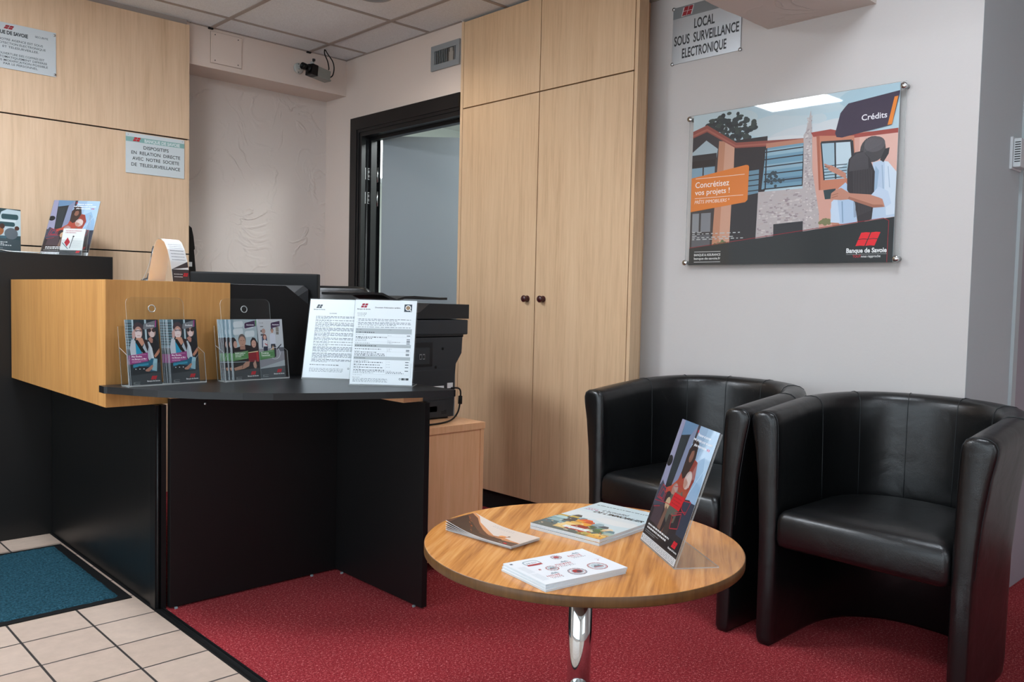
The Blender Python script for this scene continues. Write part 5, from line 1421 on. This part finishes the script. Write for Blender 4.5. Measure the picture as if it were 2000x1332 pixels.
# ================================================================== MONITOR, CHAIRS BEHIND THE DESK
mo = thing('monitor', 'black flat monitor seen from behind over the wooden box', 'monitor', (1.682, 3.344, DESK), R(-43.8))
b = MB(); b.box(-0.272, 0.272, -0.006, 0.034, 0.07, 0.392, M_BLACKPLASTIC, bev=0.007); b.build('casing', mo)
b = MB(); b.box(-0.255, 0.255, 0.0335, 0.0352, 0.09, 0.375, mat('dark_screen', '050607', 0.15)); b.build('screen', mo)
b = MB()
hp = [(-0.235, 0.10), (0.235, 0.10), (0.235, 0.325), (0.215, 0.342), (-0.215, 0.342), (-0.235, 0.325)]
ins = [(-0.19, 0.12), (0.19, 0.12), (0.19, 0.29), (0.175, 0.305), (-0.175, 0.305), (-0.19, 0.29)]
b.loft([[Vector((x, -0.0055, z)) for x, z in hp], [Vector((x, -0.026, z)) for x, z in hp], [Vector((x, -0.055, z)) for x, z in ins]], M_DARKPLASTIC, None, False)
b.build('rear_housing', mo)
b = MB()
for k in range(62):
    for j in range(3): b.box(-0.205+0.0066*k, -0.2015+0.0066*k, -0.0272-0.0001*j, -0.0255, 0.3265-0.0*j+0.004*j-0.002, 0.3285+0.004*j-0.002, M_GREYMETAL)
b.build('vent_mesh', mo, 'pale dotted vent mesh')
b = MB(); b.box(-0.035, 0.035, -0.05, -0.02, 0.01, 0.2, M_BLACKPLASTIC, bev=0.004); b.build('stand_column', mo)
b = MB(); b.box(-0.13, 0.13, -0.11, 0.09, 0.0, 0.014, M_BLACKPLASTIC, bev=0.006); b.build('stand_foot', mo)

oc = thing('office_chair', 'black leather office chair back showing behind the monitor and printer', 'chair', (2.26, 3.78, 0), R(-43.8))
def pad(mb, w_, h_, th, r, m, T):
    rings = []
    for y, k in ((-th/2, 0.86), (-th*0.42, 0.95), (-th*0.2, 1.0), (th*0.2, 1.0), (th*0.42, 0.95), (th/2, 0.86)):
        g = []
        ww, hh = w_/2-(1-k)*0.12, h_/2-(1-k)*0.12
        for cx, cz, a0 in ((1, 1, 0), (-1, 1, 90), (-1, -1, 180), (1, -1, 270)):
            for q in range(6):
                an = R(a0+q*18)
                g.append(Vector((cx*(ww-r)+r*math.cos(an), y, cz*(hh-r)+r*math.sin(an))))
        rings.append(g)
    mb.loft(rings, m, T)
b = MB(); pad(b, 0.51, 0.52, 0.08, 0.05, M_LEATHER, Matrix.Translation((0, 0.02, 0.861)) @ Matrix.Rotation(R(-6), 4, 'X')); b.build('backrest', oc)
b = MB(); pad(b, 0.48, 0.46, 0.09, 0.06, M_LEATHER, Matrix.Translation((0, -0.24, 0.48)) @ Matrix.Rotation(PI/2, 4, 'X')); b.build('seat', oc)
b = MB(); b.tube([(0, -0.03, 0.70), (0, 0.05, 0.55), (0, 0.0, 0.43), (0, -0.2, 0.43)], 0.018, M_BLACKPLASTIC, 10); b.build('back_bracket', oc)
b = MB(); b.tube([(0, -0.22, 0.07), (0, -0.22, 0.43)], 0.025, M_CHROME, 14); b.build('gas_column', oc)
for k in range(5):
    an = 2*PI*k/5+0.3
    b = MB(); b.tube([(0, -0.22, 0.075), (0.26*math.cos(an), -0.22+0.26*math.sin(an), 0.065)], [0.022, 0.014], M_BLACKPLASTIC, 10)
    lg = b.build('leg', oc)
    b = MB(); b.tube([(0.26*math.cos(an)-0.01, -0.22+0.26*math.sin(an), 0.026), (0.26*math.cos(an)+0.01, -0.22+0.26*math.sin(an), 0.026)], 0.026, M_BLACKPLASTIC, 14); b.build('caster', lg)

# slim black chair back showing past the end of the wooden panels
hb = thing('folded_chair', 'slim black chair back with a white tag past the edge of the wooden panels', 'chair', (1.92, 4.64, 0))
b = MB()
pr = [(0.0, 0.0), (0.045, 0.0), (0.053, 0.90), (0.047, 1.196), (0.037, 1.305), (0.042, 1.311), (0.034, 1.38), (0.024, 1.426), (0.006, 1.44), (0.0, 1.43)]
b.prism(pr, -0.035, 0.05, M_BLACKPLASTIC, axis='y'); b.build('back_frame', hb)
b = MB(); b.box(0.004, 0.026, -0.0365, -0.035, 1.213, 1.238, M_PAPER); b.build('tag', hb, 'white tag')

# ================================================================== LOW CABINET AND PRINTER
lc = thing('low_cabinet', 'low beech cabinet carrying the printer beside the black desk', 'cabinet', (2.145, 2.80, 0))
X0, X1, Y0, Y1 = 1.82-2.145, 2.283-2.145, 2.538-2.80, 3.07-2.80
b = MB(); b.box(X0-0.003, X1+0.005, Y0-0.002, Y1, 0.546, 0.573, M_WOODLOW, bev=0.001); b.build('top', lc)
b = MB(); b.box(X0, X1-0.0185, Y0+0.004, Y0+0.02, 0.045, 0.5455, M_WOODLOW, bev=0.0008); b.build('back_panel', lc)
for x in (X0, X1-0.018):
    b = MB(); b.box(x, x+0.018, Y0+(0.0205 if x == X0 else 0.0), Y1-0.01, 0.045, 0.5455, M_WOODLOW, bev=0.0008); b.build('side_panel', lc)
b = MB(); b.box(X0+0.019, X1-0.019, Y0+0.021, Y1-0.012, 0.045, 0.063, M_WOODLOW); b.build('bottom_shelf', lc)
for x in (X0+0.05, X1-0.05):
    for y in (Y0+0.06, Y1-0.06):
        b = MB(); b.tube([(x-0.01, y, 0.021), (x+0.01, y, 0.021)], 0.021, M_BLACKPLASTIC, 16); b.box(x-0.014, x+0.014, y-0.014, y+0.014, 0.03, 0.045, M_DARKPLASTIC); b.build('caster', lc)

M_PR, M_PR2 = mat('printer_charcoal', '2b2f33', 0.4), mat('printer_black', '151618', 0.35)
pr = thing('printer', 'dark multifunction printer seen from behind on the low beech cabinet', 'printer', (2.05, 2.70, 0.573))
QX, QZ = 2.05, 0.573
b = MB()
sil = [(1.83, 0.581), (2.252, 0.581), (2.256, 0.64), (2.258, 0.752), (2.262, 0.80), (2.292, 0.845), (2.296, 0.916), (1.83, 0.916), (1.83, 0.84), (1.84, 0.80)]
b.prism([(x-QX, z-QZ) for x, z in sil], 0.0, 0.36, M_PR, axis='y')
b.box(1.845-QX, 2.24-QX, 0.02, 0.38, 0.0, 0.0085, M_PR2)
b.build('body', pr)
b = MB(); b.box(1.82-QX, 2.32-QX, -0.006, 0.37, 0.922-QZ, 0.984-QZ, M_PR, bev=0.006); b.box(1.825-QX, 2.30-QX, 0.0, 0.36, 0.912-QZ, 0.924-QZ, M_PR2); b.build('scanner_unit', pr)
b = MB()
b.prism([(1.82-QX, 0.988-QZ), (2.322-QX, 0.988-QZ), (2.322-QX, 1.048-QZ), (2.112-QX, 1.050-QZ), (2.062-QX, 1.014-QZ), (1.82-QX, 1.012-QZ)], -0.008, 0.37, M_PR2, axis='y')
b.build('scanner_lid', pr)
b = MB()
tr = [(1.86, 1.066), (1.95, 1.07), (2.0, 1.068), (2.045, 1.05), (2.07, 1.043), (2.11, 1.055), (2.16, 1.058), (2.22, 1.056), (2.30, 1.053), (2.34, 1.054)]
b.loft([[Vector((x-QX, 0.16, z-QZ)), Vector((x-QX, 0.40, z-QZ)), Vector((x-QX, 0.40, z+0.010-QZ)), Vector((x-QX, 0.16, z+0.010-QZ))] for x, z in [(p, q+0.011) for p, q in tr]], M_PR2, None, False)
b.build('document_tray', pr, 'thin curved paper tray')
b = MB()
b.box(2.02-QX, 2.135-QX, -0.004, 0.0, 0.795-QZ, 0.893-QZ, M_PR2, bev=0.001); b.box(2.02-QX, 2.118-QX, -0.006, -0.003, 0.805-QZ, 0.872-QZ, M_PR)
b.build('port_panel', pr)
for x in (2.066, 2.082):
    b = MB(); b.box(x-QX, x+0.011-QX, -0.0075, -0.005, 0.824-QZ, 0.846-QZ, M_STEEL); b.box(x+0.002-QX, x+0.009-QX, -0.008, -0.006, 0.828-QZ, 0.842-QZ, M_PR2); b.build('port', pr, 'cable socket')
b = MB()
for x0, x1, z0, z1 in ((2.02, 2.235, 0.70, 0.778), (2.0, 2.225, 0.655, 0.69), (2.09, 2.20, 0.605, 0.652), (2.03, 2.165, 0.585, 0.63)):
    b.box(x0-QX, x1-QX, -0.003, 0.001, z0-QZ, z1-QZ, M_PR, bev=0.0012)
for x, z in ((2.19, 0.865), (2.155, 0.79)):
    b.lathe([(0.006, 0), (0.006, 0.001), (0.0001, 0.001)], M_DARK, 12, Matrix.Translation((x-QX, -0.0002, z-QZ)) @ Matrix.Rotation(PI/2, 4, 'X'))
for k in range(3): b.box(2.19-QX, 2.215-QX, -0.001, 0.0, 0.595+0.006*k-QZ, 0.597+0.006*k-QZ, M_DARK)
b.build('rear_covers', pr)
b = MB(); b.prism([(2.14-QX, 0.688-QZ), (2.197-QX, 0.692-QZ), (2.197-QX, 0.712-QZ), (2.14-QX, 0.712-QZ)], -0.0042, -0.003, M_PAPER, axis='y'); b.build('rating_label', pr, 'white label')
b = MB(); b.box(2.215-QX, 2.245-QX, -0.0042, -0.0005, 0.70-QZ, 0.722-QZ, M_WHITEPL, bev=0.001); b.build('socket_cover', pr, 'pale socket cover')
P = [Vector(p) for p in ((2.235, -0.002, 0.70), (2.262, -0.018, 0.699), (2.272, -0.022, 0.685), (2.270, -0.024, 0.655), (2.262, -0.03, 0.63), (2.235, -0.05, 0.603), (2.18, -0.08, 0.582), (2.10, -0.11, 0.5775), (1.98, -0.12, 0.5775))]
dense = []
for i in range(len(P)-1):
    for k in range(6):
        t_ = k/6; p0, p1, p2, p3 = P[max(i-1, 0)], P[i], P[i+1], P[min(i+2, len(P)-1)]
        dense.append(0.5*((2*p1)+(p2-p0)*t_+(2*p0-5*p1+4*p2-p3)*t_*t_+(3*p1-p0-3*p2+p3)*t_**3))
dense.append(P[-1])
off = Vector((QX, 0, QZ))
b = MB(); b.tube([p-off for p in dense], 0.0035, M_RUBBER, 8); b.tube([P[3]-off+Vector((0, 0, 0.012)), P[4]-off+Vector((0.002, 0, 0.004))], 0.0085, M_RUBBER, 10); b.build('power_cable', pr)

# ================================================================== DOORMAT
dm = thing('doormat', 'blue pile doormat with black rubber edge on the beige tiles', 'mat', (0.46, 3.415, 0))
b = MB(); b.box(-0.62, 0.600, -0.412, 0.412, 0.0, 0.004, M_RUBBER, bev=0.0015); b.build('rubber_edge', dm)
bm = bmesh.new()
bmesh.ops.create_grid(bm, x_segments=110, y_segments=76, size=0.5)
rn = random.Random(3)
for v in bm.verts:
    ex, ey = abs(v.co.x) > 0.499, abs(v.co.y) > 0.499
    x, y = v.co.x*1.165, v.co.y*0.765
    z = 0.009+rn.uniform(-0.0015, 0.002)
    if ex or ey: z = 0.003; x += rn.uniform(-0.003, 0.003); y += rn.uniform(-0.003, 0.003)
    v.co = (x-0.0145, y, z)
b = MB(); b.bm(bm, M_MAT, True); bm.free(); b.build('pile', dm)
# ================================================================== ROUND TABLE AND WHAT LIES ON IT
TX_, TY_, TR_ = 1.46, 1.274, 0.366
tb = thing('coffee_table', 'round oak topped table on one chrome column before the black armchairs', 'table', (TX_, TY_, 0))
b = MB()
b.lathe([(TR_-0.002, TABLE-0.0225), (TR_, TABLE-0.020), (TR_, TABLE-0.002), (TR_-0.0015, TABLE-0.0003)], M_WOODEDGE, 128)
b.build('edge_band', tb, 'darker wooden edge band')
b = MB()
b.lathe([(0.0001, TABLE-0.0224), (TR_-0.002, TABLE-0.0224)], M_WOODEDGE, 128)
b.lathe([(TR_-0.0015, TABLE-0.0003), (TR_-0.003, TABLE), (0.0001, TABLE)], M_WOODTABLE, 128, smooth=False)
b.build('table_top', tb)
b = MB(); b.lathe([(0.06, TABLE-0.03), (0.06, TABLE-0.0226)], M_BLACKPLASTIC, 32); b.lathe([(0.0275, 0.012), (0.0275, TABLE-0.03)], M_CHROME, 40); b.build('column', tb)
b = MB(); b.lathe([(0.24, 0.0), (0.24, 0.006), (0.22, 0.012), (0.05, 0.018), (0.0275, 0.03), (0.0001, 0.03)], M_CHROME, 64); b.build('base_disc', tb)

def booklet(name, w_, h_, th, art, cover_edge=M_PAPER, warp=None, strips=0):
    """a closed booklet lying flat: cover print on top, block of pages under it; origin at its lower left corner"""
    mb = MB()
    n = strips or 1
    W = warp or (lambda p: p)
    if warp and strips:                    # straight between the folds, so print and page bend alike
        def W(p, raw=warp):
            x = min(max(p.x/w_*n, 0.0), n-1e-9); k = int(x); f = x-k
            return raw(Vector((w_*k/n, p.y, p.z)))*(1-f) + raw(Vector((w_*(k+1)/n, p.y, p.z)))*f
    T = FLAT
    for k in range(n):
        x0, x1 = w_*k/n + (1e-7 if k else 0), w_*(k+1)/n - 1e-7
        P = lambda x, y, z: T @ W(Vector((x, -z, y)))
        c = [P(x, y, z) for x, y, z in ((x0, 0, 0), (x1, 0, 0), (x1, h_, 0), (x0, h_, 0), (x0, 0, th), (x1, 0, th), (x1, h_, th), (x0, h_, th))]
        mb.face([c[0], c[3], c[2], c[1]], cover_edge); mb.face([c[4], c[5], c[6], c[7]], cover_edge)
        mb.face([c[0], c[1], c[5], c[4]], M_PAPEREDGE); mb.face([c[2], c[3], c[7], c[6]], M_PAPEREDGE)
        if k == 0: mb.face([c[0], c[4], c[7], c[3]], M_PAPEREDGE)
        if k == n-1: mb.face([c[1], c[2], c[6], c[5]], M_PAPEREDGE)
    art.onto(mb, T, (lambda p: W(p)) if warp else None, strips, th)
    return mb.build(name, fix=False)

def lay(o, x, y, z, ang, label, cat, group=None):
    o.matrix_world = Matrix.Translation((x, y, z)) @ Matrix.Rotation(ang, 4, 'Z')
    return tag(o, label, cat, group)

# property magazine, painted houses on the cover
a = Art(0.297, 0.205, 0.25)
def mag_art():
    a = Art(0.205, 0.297, 0.25)
    a.rect(0, 0, 1, 1, 'c6d5d8')
    for u, v, x, y, c in ((0.3, 0.55, 0.45, 0.10, 'd6dcdc'), (0.75, 0.50, 0.3, 0.09, 'dadcd9'), (0.7, 0.6, 0.25, 0.05, 'd2d8d8'), (0.2, 0.68, 0.3, 0.06, 'cfdadc')): a.ell(u, v, x, y, c)
    a.poly([(0, 0), (1, 0), (1, 0.10), (0.9, 0.16), (0.74, 0.26), (0.6, 0.30), (0.42, 0.34), (0.3, 0.40), (0.15, 0.42), (0, 0.38)], '55615f')
    rn = random.Random(21)
    H = lambda u, v, w_, h_, wall, roof: a.poly([(u, v), (u+w_, v), (u+w_, v+h_), (u, v+h_)], wall).poly([(u-0.015, v+h_), (u+w_+0.015, v+h_), (u+w_*0.72, v+h_+0.06), (u+w_*0.2, v+h_+0.06)], roof)
    H(0.00, 0.36, 0.14, 0.05, 'b99a4a', 'cfd9da'); H(0.16, 0.38, 0.12, 0.05, 'c7a94f', '3c4248'); H(0.30, 0.32, 0.12, 0.05, 'd6a53c', '6f8287')
    H(0.0, 0.24, 0.20, 0.07, '7fa0a2', 'a9c3c4'); H(0.02, 0.12, 0.22, 0.08, '4d6a70', '89a9ac'); H(0.18, 0.27, 0.14, 0.06, '2c353b', '39454b'); H(0.22, 0.16, 0.12, 0.05, '8fb5b6', '4f6a70')
    H(0.34, 0.30, 0.2, 0.05, 'e0922c', 'd4572a'); H(0.44, 0.22, 0.16, 0.09, 'e29a34', 'c24a25'); H(0.28, 0.16, 0.24, 0.07, 'e6c583', 'dbab57'); H(0.26, 0.06, 0.16, 0.06, 'd8b878', 'e4c68a')
    H(0.58, 0.28, 0.14, 0.04, '7c979d', '8fa9ae'); H(0.70, 0.24, 0.12, 0.04, '6d8a94', '3d4d55'); H(0.72, 0.14, 0.2, 0.07, '3f6440', '56794e'); H(0.58, 0.16, 0.10, 0.06, '4b6f4d', '3c5b3d')
    H(0.42, 0.08, 0.26, 0.09, 'a8291c', '8c1f1a'); H(0.62, 0.06, 0.14, 0.06, 'b8352a', 'b8c6a2'); H(0.80, 0.20, 0.12, 0.04, 'd2b08a', 'e0c8a4'); H(0.86, 0.16, 0.12, 0.04, '8aa6a8', '5d8088')
    H(0.66, 0.0, 0.18, 0.035, '8a7848', 'b5a052'); H(0.80, 0.0, 0.22, 0.06, 'dba047', 'e4b862'); H(0.9, 0.10, 0.14, 0.03, 'c59a66', 'a4b4a0')
    for k in range(70):
        u, v = rn.uniform(0, 0.95), rn.uniform(0.0, 0.36)
        if v < 0.36-0.3*u+0.05: a.rect(u, v, u+rn.uniform(0.012, 0.035), v+rn.uniform(0.008, 0.016), rn.choice(('2c3940', 'd9c9a4', '95aeb2', 'c6512d', '3c5a4b', 'e4d2b0')))
    a.poly([(0.36, 0.10), (0.70, 0.10), (0.70, 0.155), (0.36, 0.155)], 'dfe4e6'); a.words(0.40, 0.66, 0.125, 0.01, '8b979c', 4, 1)
    a.poly([(0.05, 0.30), (0.20, 0.30), (0.20, 0.34), (0.05, 0.34)], 'a8c6c8')
    a.text('2024', 0.06, 0.70, 0.045, 'b23a6c', width=0.17, bold=0.0, shear=0.15)
    a.rect(0.05, 0.69, 0.26, 0.697, '7fa9bd').rect(0.07, 0.76, 0.22, 0.764, 'b23a6c')
    a.text("L'actualité", 0.29, 0.735, 0.052, '2a363a', width=0.37, shear=0.2)
    a.text("DE L'IMMOBILIER", 0.23, 0.655, 0.050, '1c2529', width=0.72, bold=0.035, shear=0.25)
    a.words(0.06, 0.94, 0.885, 0.013, '4b5a60', 71, 1)
    return a
MAG = mag_art()
mg = booklet('magazine', 0.205, 0.297, 0.0075, MAG)
# the spine side runs from the table's middle to the far edge; the top of the cover points away to the rear edge
c0, c1, c2 = Vector((1.443, 1.428)), Vector((1.731, 1.455)), Vector((1.474, 1.229))
ang = math.atan2((c1-c0).y, (c1-c0).x)-PI/2
lay(mg, c0.x, c0.y, TABLE+0.0070, ang, 'upper property magazine with painted houses on the round table', 'magazine')
mg2 = mg.copy(); COL.objects.link(mg2)
lay(mg2, c0.x-0.002, c0.y-0.0015, TABLE+0.0002, ang-R(0.4), 'magazine lying under the upper property magazine on the round table', 'magazine')
mg2.scale = (1, 1, 0.9)

# white booklets with round stickers
a = Art(0.208, 0.148, 0.3)
a.rect(0, 0, 1, 1, 'e6eaee')
RD, NV = 'a8202e', '33475c'
def sticker(u, v, r, c1_, c2_):
    a.ring(u, v, r, 0.0022, c1_); a.ring(u, v, r*0.84, 0.0008, c2_); a.ell(u, v, r*0.66/0.208, r*0.66/0.148, 'b9c9cf')
    for k in range(12):
        an = 2*PI*k/12
        a.ell(u+r*0.9*math.cos(an)/0.208, v+r*0.9*math.sin(an)/0.148, 0.0022/0.208, 0.0016/0.148, 'd8c5c8', 6)
    a.poly([(u-r*0.5/0.208, v-r*0.1/0.148), (u-r*0.1/0.208, v+r*0.35/0.148), (u+r*0.1/0.208, v+r*0.1/0.148), (u+r*0.3/0.208, v+r*0.3/0.148), (u+r*0.5/0.208, v-r*0.1/0.148)], '5d7480')
    a.rect(u-r*0.55/0.208, v-r*0.3/0.148, u+r*0.55/0.208, v-r*0.14/0.148, c1_)
sticker(0.766, 0.255, 0.0215, RD, NV)
sticker(0.491, 0.214, 0.020, NV, RD); a.ell(0.491, 0.214, 0.05, 0.07, RD).ell(0.501, 0.194, 0.026, 0.04, '3c4858')
sticker(0.336, 0.490, 0.0145, RD, NV); sticker(0.577, 0.854, 0.0125, NV, RD); a.ell(0.577, 0.854, 0.03, 0.042, 'b23440')
a.rrect(0.158, 0.698, 0.348, 0.918, 0.012, '8fa3ad').rrect(0.171, 0.718, 0.335, 0.898, 0.010, 'dde4e8')
a.rect(0.163, 0.708, 0.338, 0.763, RD); a.words(0.193, 0.323, 0.793, 0.04, NV, 5, 1)
for u, v, w_, sd in ((0.521, 0.554, 0.20, 1), (0.788, 0.781, 0.17, 2), (0.227, 0.226, 0.16, 3)):
    a.words(u-w_/2, u+w_/2, v, 0.055, RD, sd*10, 1); a.words(u-w_/2+0.01, u+w_/2-0.01, v-0.05, 0.034, RD, sd*10+1, 1); a.words(u-w_/2+0.02, u+w_/2, v-0.085, 0.022, NV, sd*10+2, 1)
    a.poly([(u-0.01, v+0.07), (u+0.03, v+0.135), (u+0.045, v+0.10), (u+0.065, v+0.125), (u+0.095, v+0.07)], '8fa3ad')
a.logo(0.187, 0.500, 0.221, 0.550, RD); a.words(0.139, 0.184, 0.520, 0.014, 'c58d97', 4, 1)
a.logo(0.886, 0.446, 0.908, 0.476, RD); a.words(0.886, 1.006, 0.506, 0.016, 'c58d97', 8, 1)
for k in range(9):
    for q in range(2): a.rect(0.045+0.009*k, 0.14+0.32*q, 0.049+0.009*k, 0.42+0.32*q, 'c9d0d5')
a.rect(0.035, 0.88, 0.065, 0.925, NV)
wb = booklet('sticker_booklet', 0.208, 0.148, 0.0042, a)
q0, q1 = Vector((1.152, 1.095)), Vector((1.357, 1.06))
wa = math.atan2((q1-q0).y, (q1-q0).x)
lay(wb, q0.x, q0.y, TABLE+0.0092, wa, 'top white booklet printed with round red stickers on the wooden table', 'booklet')
for k in (1, 2):
    c_ = wb.copy(); COL.objects.link(c_)
    lay(c_, q0.x-0.0018*k, q0.y+0.0005-0.0022*k, TABLE+0.0092-0.0045*k, wa+R(0.8*k), 'white booklet under the top one with the round red stickers', 'booklet', 'white booklets under the top one')

# sunset brochures, the upper ones curling up at one end
a = Art(0.21, 0.10, 0.25)
a.rect(0, 0, 1, 1, 'd8c9bd')
a.poly([(0, 0.0), (1, 0.0), (1, 0.30), (0.85, 0.33), (0.72, 0.40), (0.6, 0.34), (0.45, 0.50), (0.33, 0.62), (0.22, 0.72), (0.1, 0.95), (0, 1)], 'c98a5e')
a.poly([(0, 0), (0.9, 0), (0.75, 0.26), (0.55, 0.27), (0.4, 0.42), (0.25, 0.62), (0.12, 0.84), (0, 0.92)], '5d3b2e')
a.poly([(0.05, 0.0), (0.9, 0.0), (1, 0.2), (0.8, 0.22), (0.62, 0.16), (0.45, 0.2), (0.2, 0.5), (0.02, 0.72), (0, 0.6)], '3c2a25')
for k in range(22):
    t_ = random.random(); u, v = 0.03+0.34*t_, 0.72-0.62*t_+random.uniform(-0.035, 0.035)
    a.line(u, v, u+0.035, v-0.035, 0.0008, random.choice(('a85a30', 'c0743c', '7c4228', '6d3a28')))
a.ell(0.70, 0.42, 0.05, 0.07, 'e0975a').ell(0.755, 0.52, 0.016, 0.03, '6a4636').line(0.70, 0.36, 0.76, 0.50, 0.004, 'b0643c').line(0.62, 0.25, 0.72, 0.38, 0.002, '7a4a34').line(0.5, 0.27, 0.7, 0.36, 0.0016, '8a5238')
a.poly([(0.45, 0.0), (1, 0.0), (1, 0.26), (0.8, 0.2)], '57413a')
a.rect(0.86, 0.05, 0.905, 0.11, 'c02030'); a.words(0.80, 0.85, 0.06, 0.03, 'c9c0ba', 2, 1)
for k in range(2): a.words(0.38, 0.70, 0.86-0.07*k, 0.03, 'b9b0ac', 5+k, 1)
N_ = 6
sx, sy = Vector((1.266, 1.534)), Vector((1.283, 1.322))
sa = math.atan2((sy-sx).y, (sy-sx).x)
ws = sa+PI/2
for k in range(N_):
    lift_ = 0.0005+0.0185*(k/(N_-1))**1.6
    def W(p, L_=lift_):
        s = max(0.0, 1-p.x/0.15)
        return Vector((p.x+L_*0.10*s, p.y-L_*s*s, p.z))
    o = booklet('travel_brochure', 0.21, 0.10, 0.0015, a if k == N_-1 else a, M_PAPER, W, 14)
    top_one = k == N_-1
    lay(o, 1.266-0.001*k+0.0012*(N_-1-k), 1.534+0.0022*(N_-1-k)-0.001, TABLE+0.0002+0.0018*k, sa, 'top sunset brochure curling up at one end on the wooden table' if top_one else 'brochure stacked under the curling sunset brochure', 'brochure', None if top_one else 'brochures under the sunset one')

# ================================================================== TUB CHAIRS
WB, DEP, Y0_ = 0.315, 0.585, 0.25
def plan_curve(n=41):
    """outer plan line of the shell from one front corner round the back to the other"""
    pts = []
    ns = 7
    for i in range(ns): pts.append((-WB, Y0_*i/ns))
    m_ = n-2*ns
    for i in range(m_):
        an = PI*i/(m_-1)
        c, s = math.cos(an), math.sin(an)
        e = 2/2.25
        pts.append((-WB*math.copysign(abs(c)**e, c), Y0_+(DEP-Y0_)*abs(s)**e))
    for i in range(ns): pts.append((WB, Y0_*(ns-1-i)/ns))
    return [Vector((x, y, 0)) for x, y in pts]
PLAN = plan_curve()
NORM = []
for i in range(len(PLAN)):
    a_, b_ = PLAN[max(i-1, 0)], PLAN[min(i+1, len(PLAN)-1)]
    t_ = (b_-a_).normalized()
    NORM.append(Vector((t_.y, -t_.x, 0)))       # pointing inwards
# section: (distance inwards from the outer line, height)
SEC = [(0.017, 0), (0.008, 0.012), (0.005, 0.05), (0.004, 0.2), (0.002, 0.36), (-0.010, 0.52), (-0.025, 0.63), (-0.037, 0.69), (-0.039, 0.712), (-0.033, 0.728), (-0.018, 0.737), (0.003, 0.740), (0.024, 0.738), (0.038, 0.731), (0.046, 0.717), (0.049, 0.695), (0.052, 0.62), (0.055, 0.5), (0.058, 0.4), (0.058, 0.2), (0.056, 0.012), (0.048, 0)]
def sec_at(i, shr=0.0, dy=0.0):
    p, n = PLAN[i], NORM[i]
    if abs(p.y) < 0.1: n = Vector((1 if p.x < 0 else -1, 0, 0))
    out = []
    for d, z in SEC:
        dd = d+(0.012-d)*shr
        tt = min(1.0, max(0.0, p.y/DEP))
        z = z+0.044*(1-(1-tt)**1.6)*max(0.0, (z-0.42)/0.32)
        zz = z+((0.36-z)*shr*0.07)
        q = p+n*dd
        out.append(Vector((q.x, q.y+dy, zz)))
    return out
def tub_chair(label):
    t = thing('tub_chair', label, 'armchair')
    b = MB()
    rings = []
    for shr, dy in ((0.55, -0.010), (0.28, -0.0085), (0.10, -0.004)): rings.append(sec_at(0, shr, dy))
    last = len(PLAN)-1
    for i in range(len(PLAN)): rings.append(sec_at(i))
    for shr, dy in ((0.10, -0.004), (0.28, -0.0085), (0.55, -0.010)): rings.append(sec_at(last, shr, dy))
    b.loft(rings, M_LEATHER)
    b.build('shell', t)
    # seams: front caps and the vertical joints of the inner panels
    def seam(i, j0, j1, r=0.0013, off=0.0008, dy=0.0, shr=0.0):
        path = []
        sec = sec_at(i, shr, dy)
        cen = sum(sec, Vector())/len(sec)
        for j in range(j0, j1+1):
            p = sec[j]
            n2 = Vector((p.x-cen.x, p.y-cen.y, 0))
            d = (Vector((p.x-cen.x, p.y-cen.y, (p.z-0.55)*0.2))).normalized() if n2.length > 1e-6 else Vector((0, 0, 1))
            if j in range(9, 14): d = Vector((0, 0, 1))
            path.append(p+d*off)
        s = MB(); s.tube(path, r, M_SEAM, 6); s.build('seam', t)
    seam(0, 4, 17, dy=0.004); seam(last, 4, 17, dy=0.004)
    for i in (8, 13, 18, 22, 27, 32): seam(i, 7, 18)
    # seat cushion
    b = MB()
    base = []
    hw, r = 0.256, 0.022
    for k in range(5): an = R(180+k*22.5); base.append((-hw+r+r*math.cos(an), -0.012+r+r*math.sin(an)))
    for k in range(5): an = R(270+k*22.5); base.append((hw-r+r*math.cos(an), -0.012+r+r*math.sin(an)))
    for k in range(1, 16):
        an = PI*k/16
        base.append((hw*math.copysign(abs(math.cos(an))**0.85, math.cos(an)), 0.24+0.27*math.sin(an)**0.85))
    cx, cy = 0.0, 0.24
    ins = lambda f, z, bow=0.0: [Vector((cx+(x-cx)*f, cy+(y-cy)*f - (0.012*(1-(x/hw)**2) if y < 0.03 else 0)*(1 if bow == 0 else bow), z)) for x, y in base]
    rings = [ins(0.94, 0.322), ins(0.985, 0.328), ins(1.0, 0.343), ins(1.0, 0.400), ins(0.985, 0.420), ins(0.95, 0.433), ins(0.88, 0.442), ins(0.7, 0.450), ins(0.45, 0.455), ins(0.2, 0.457)]
    b.loft(rings, M_LEATHER)
    b.build('seat_cushion', t)
    b = MB(); b.box(-0.24, 0.24, 0.14, 0.46, 0.29, 0.3215, M_DARK); b.build('seat_frame', t)
    for x in (-0.285, 0.285):
        for y in (0.03, 0.25):
            b = MB(); b.lathe([(0.014, -0.0), (0.014, 0.002)], M_RUBBER, 12, Matrix.Translation((x, y, -0.001))); b.build('foot_glide', t)
    return t
ch = tub_chair('black leather tub chair standing nearer the cupboard, partly behind the poster stand')
ch.location = (2.405, 1.759, 0.001); ch.rotation_euler = (0, 0, R(-91))
c2_ = copy_tree(ch, None, 'black leather tub chair standing nearer the wall corner, its whole seat in view')
c2_.location = (2.405, 1.043, 0.001); c2_.rotation_euler = (0, 0, R(-90))
for c_ in (ch, c2_): c_['group'] = 'black tub chairs'
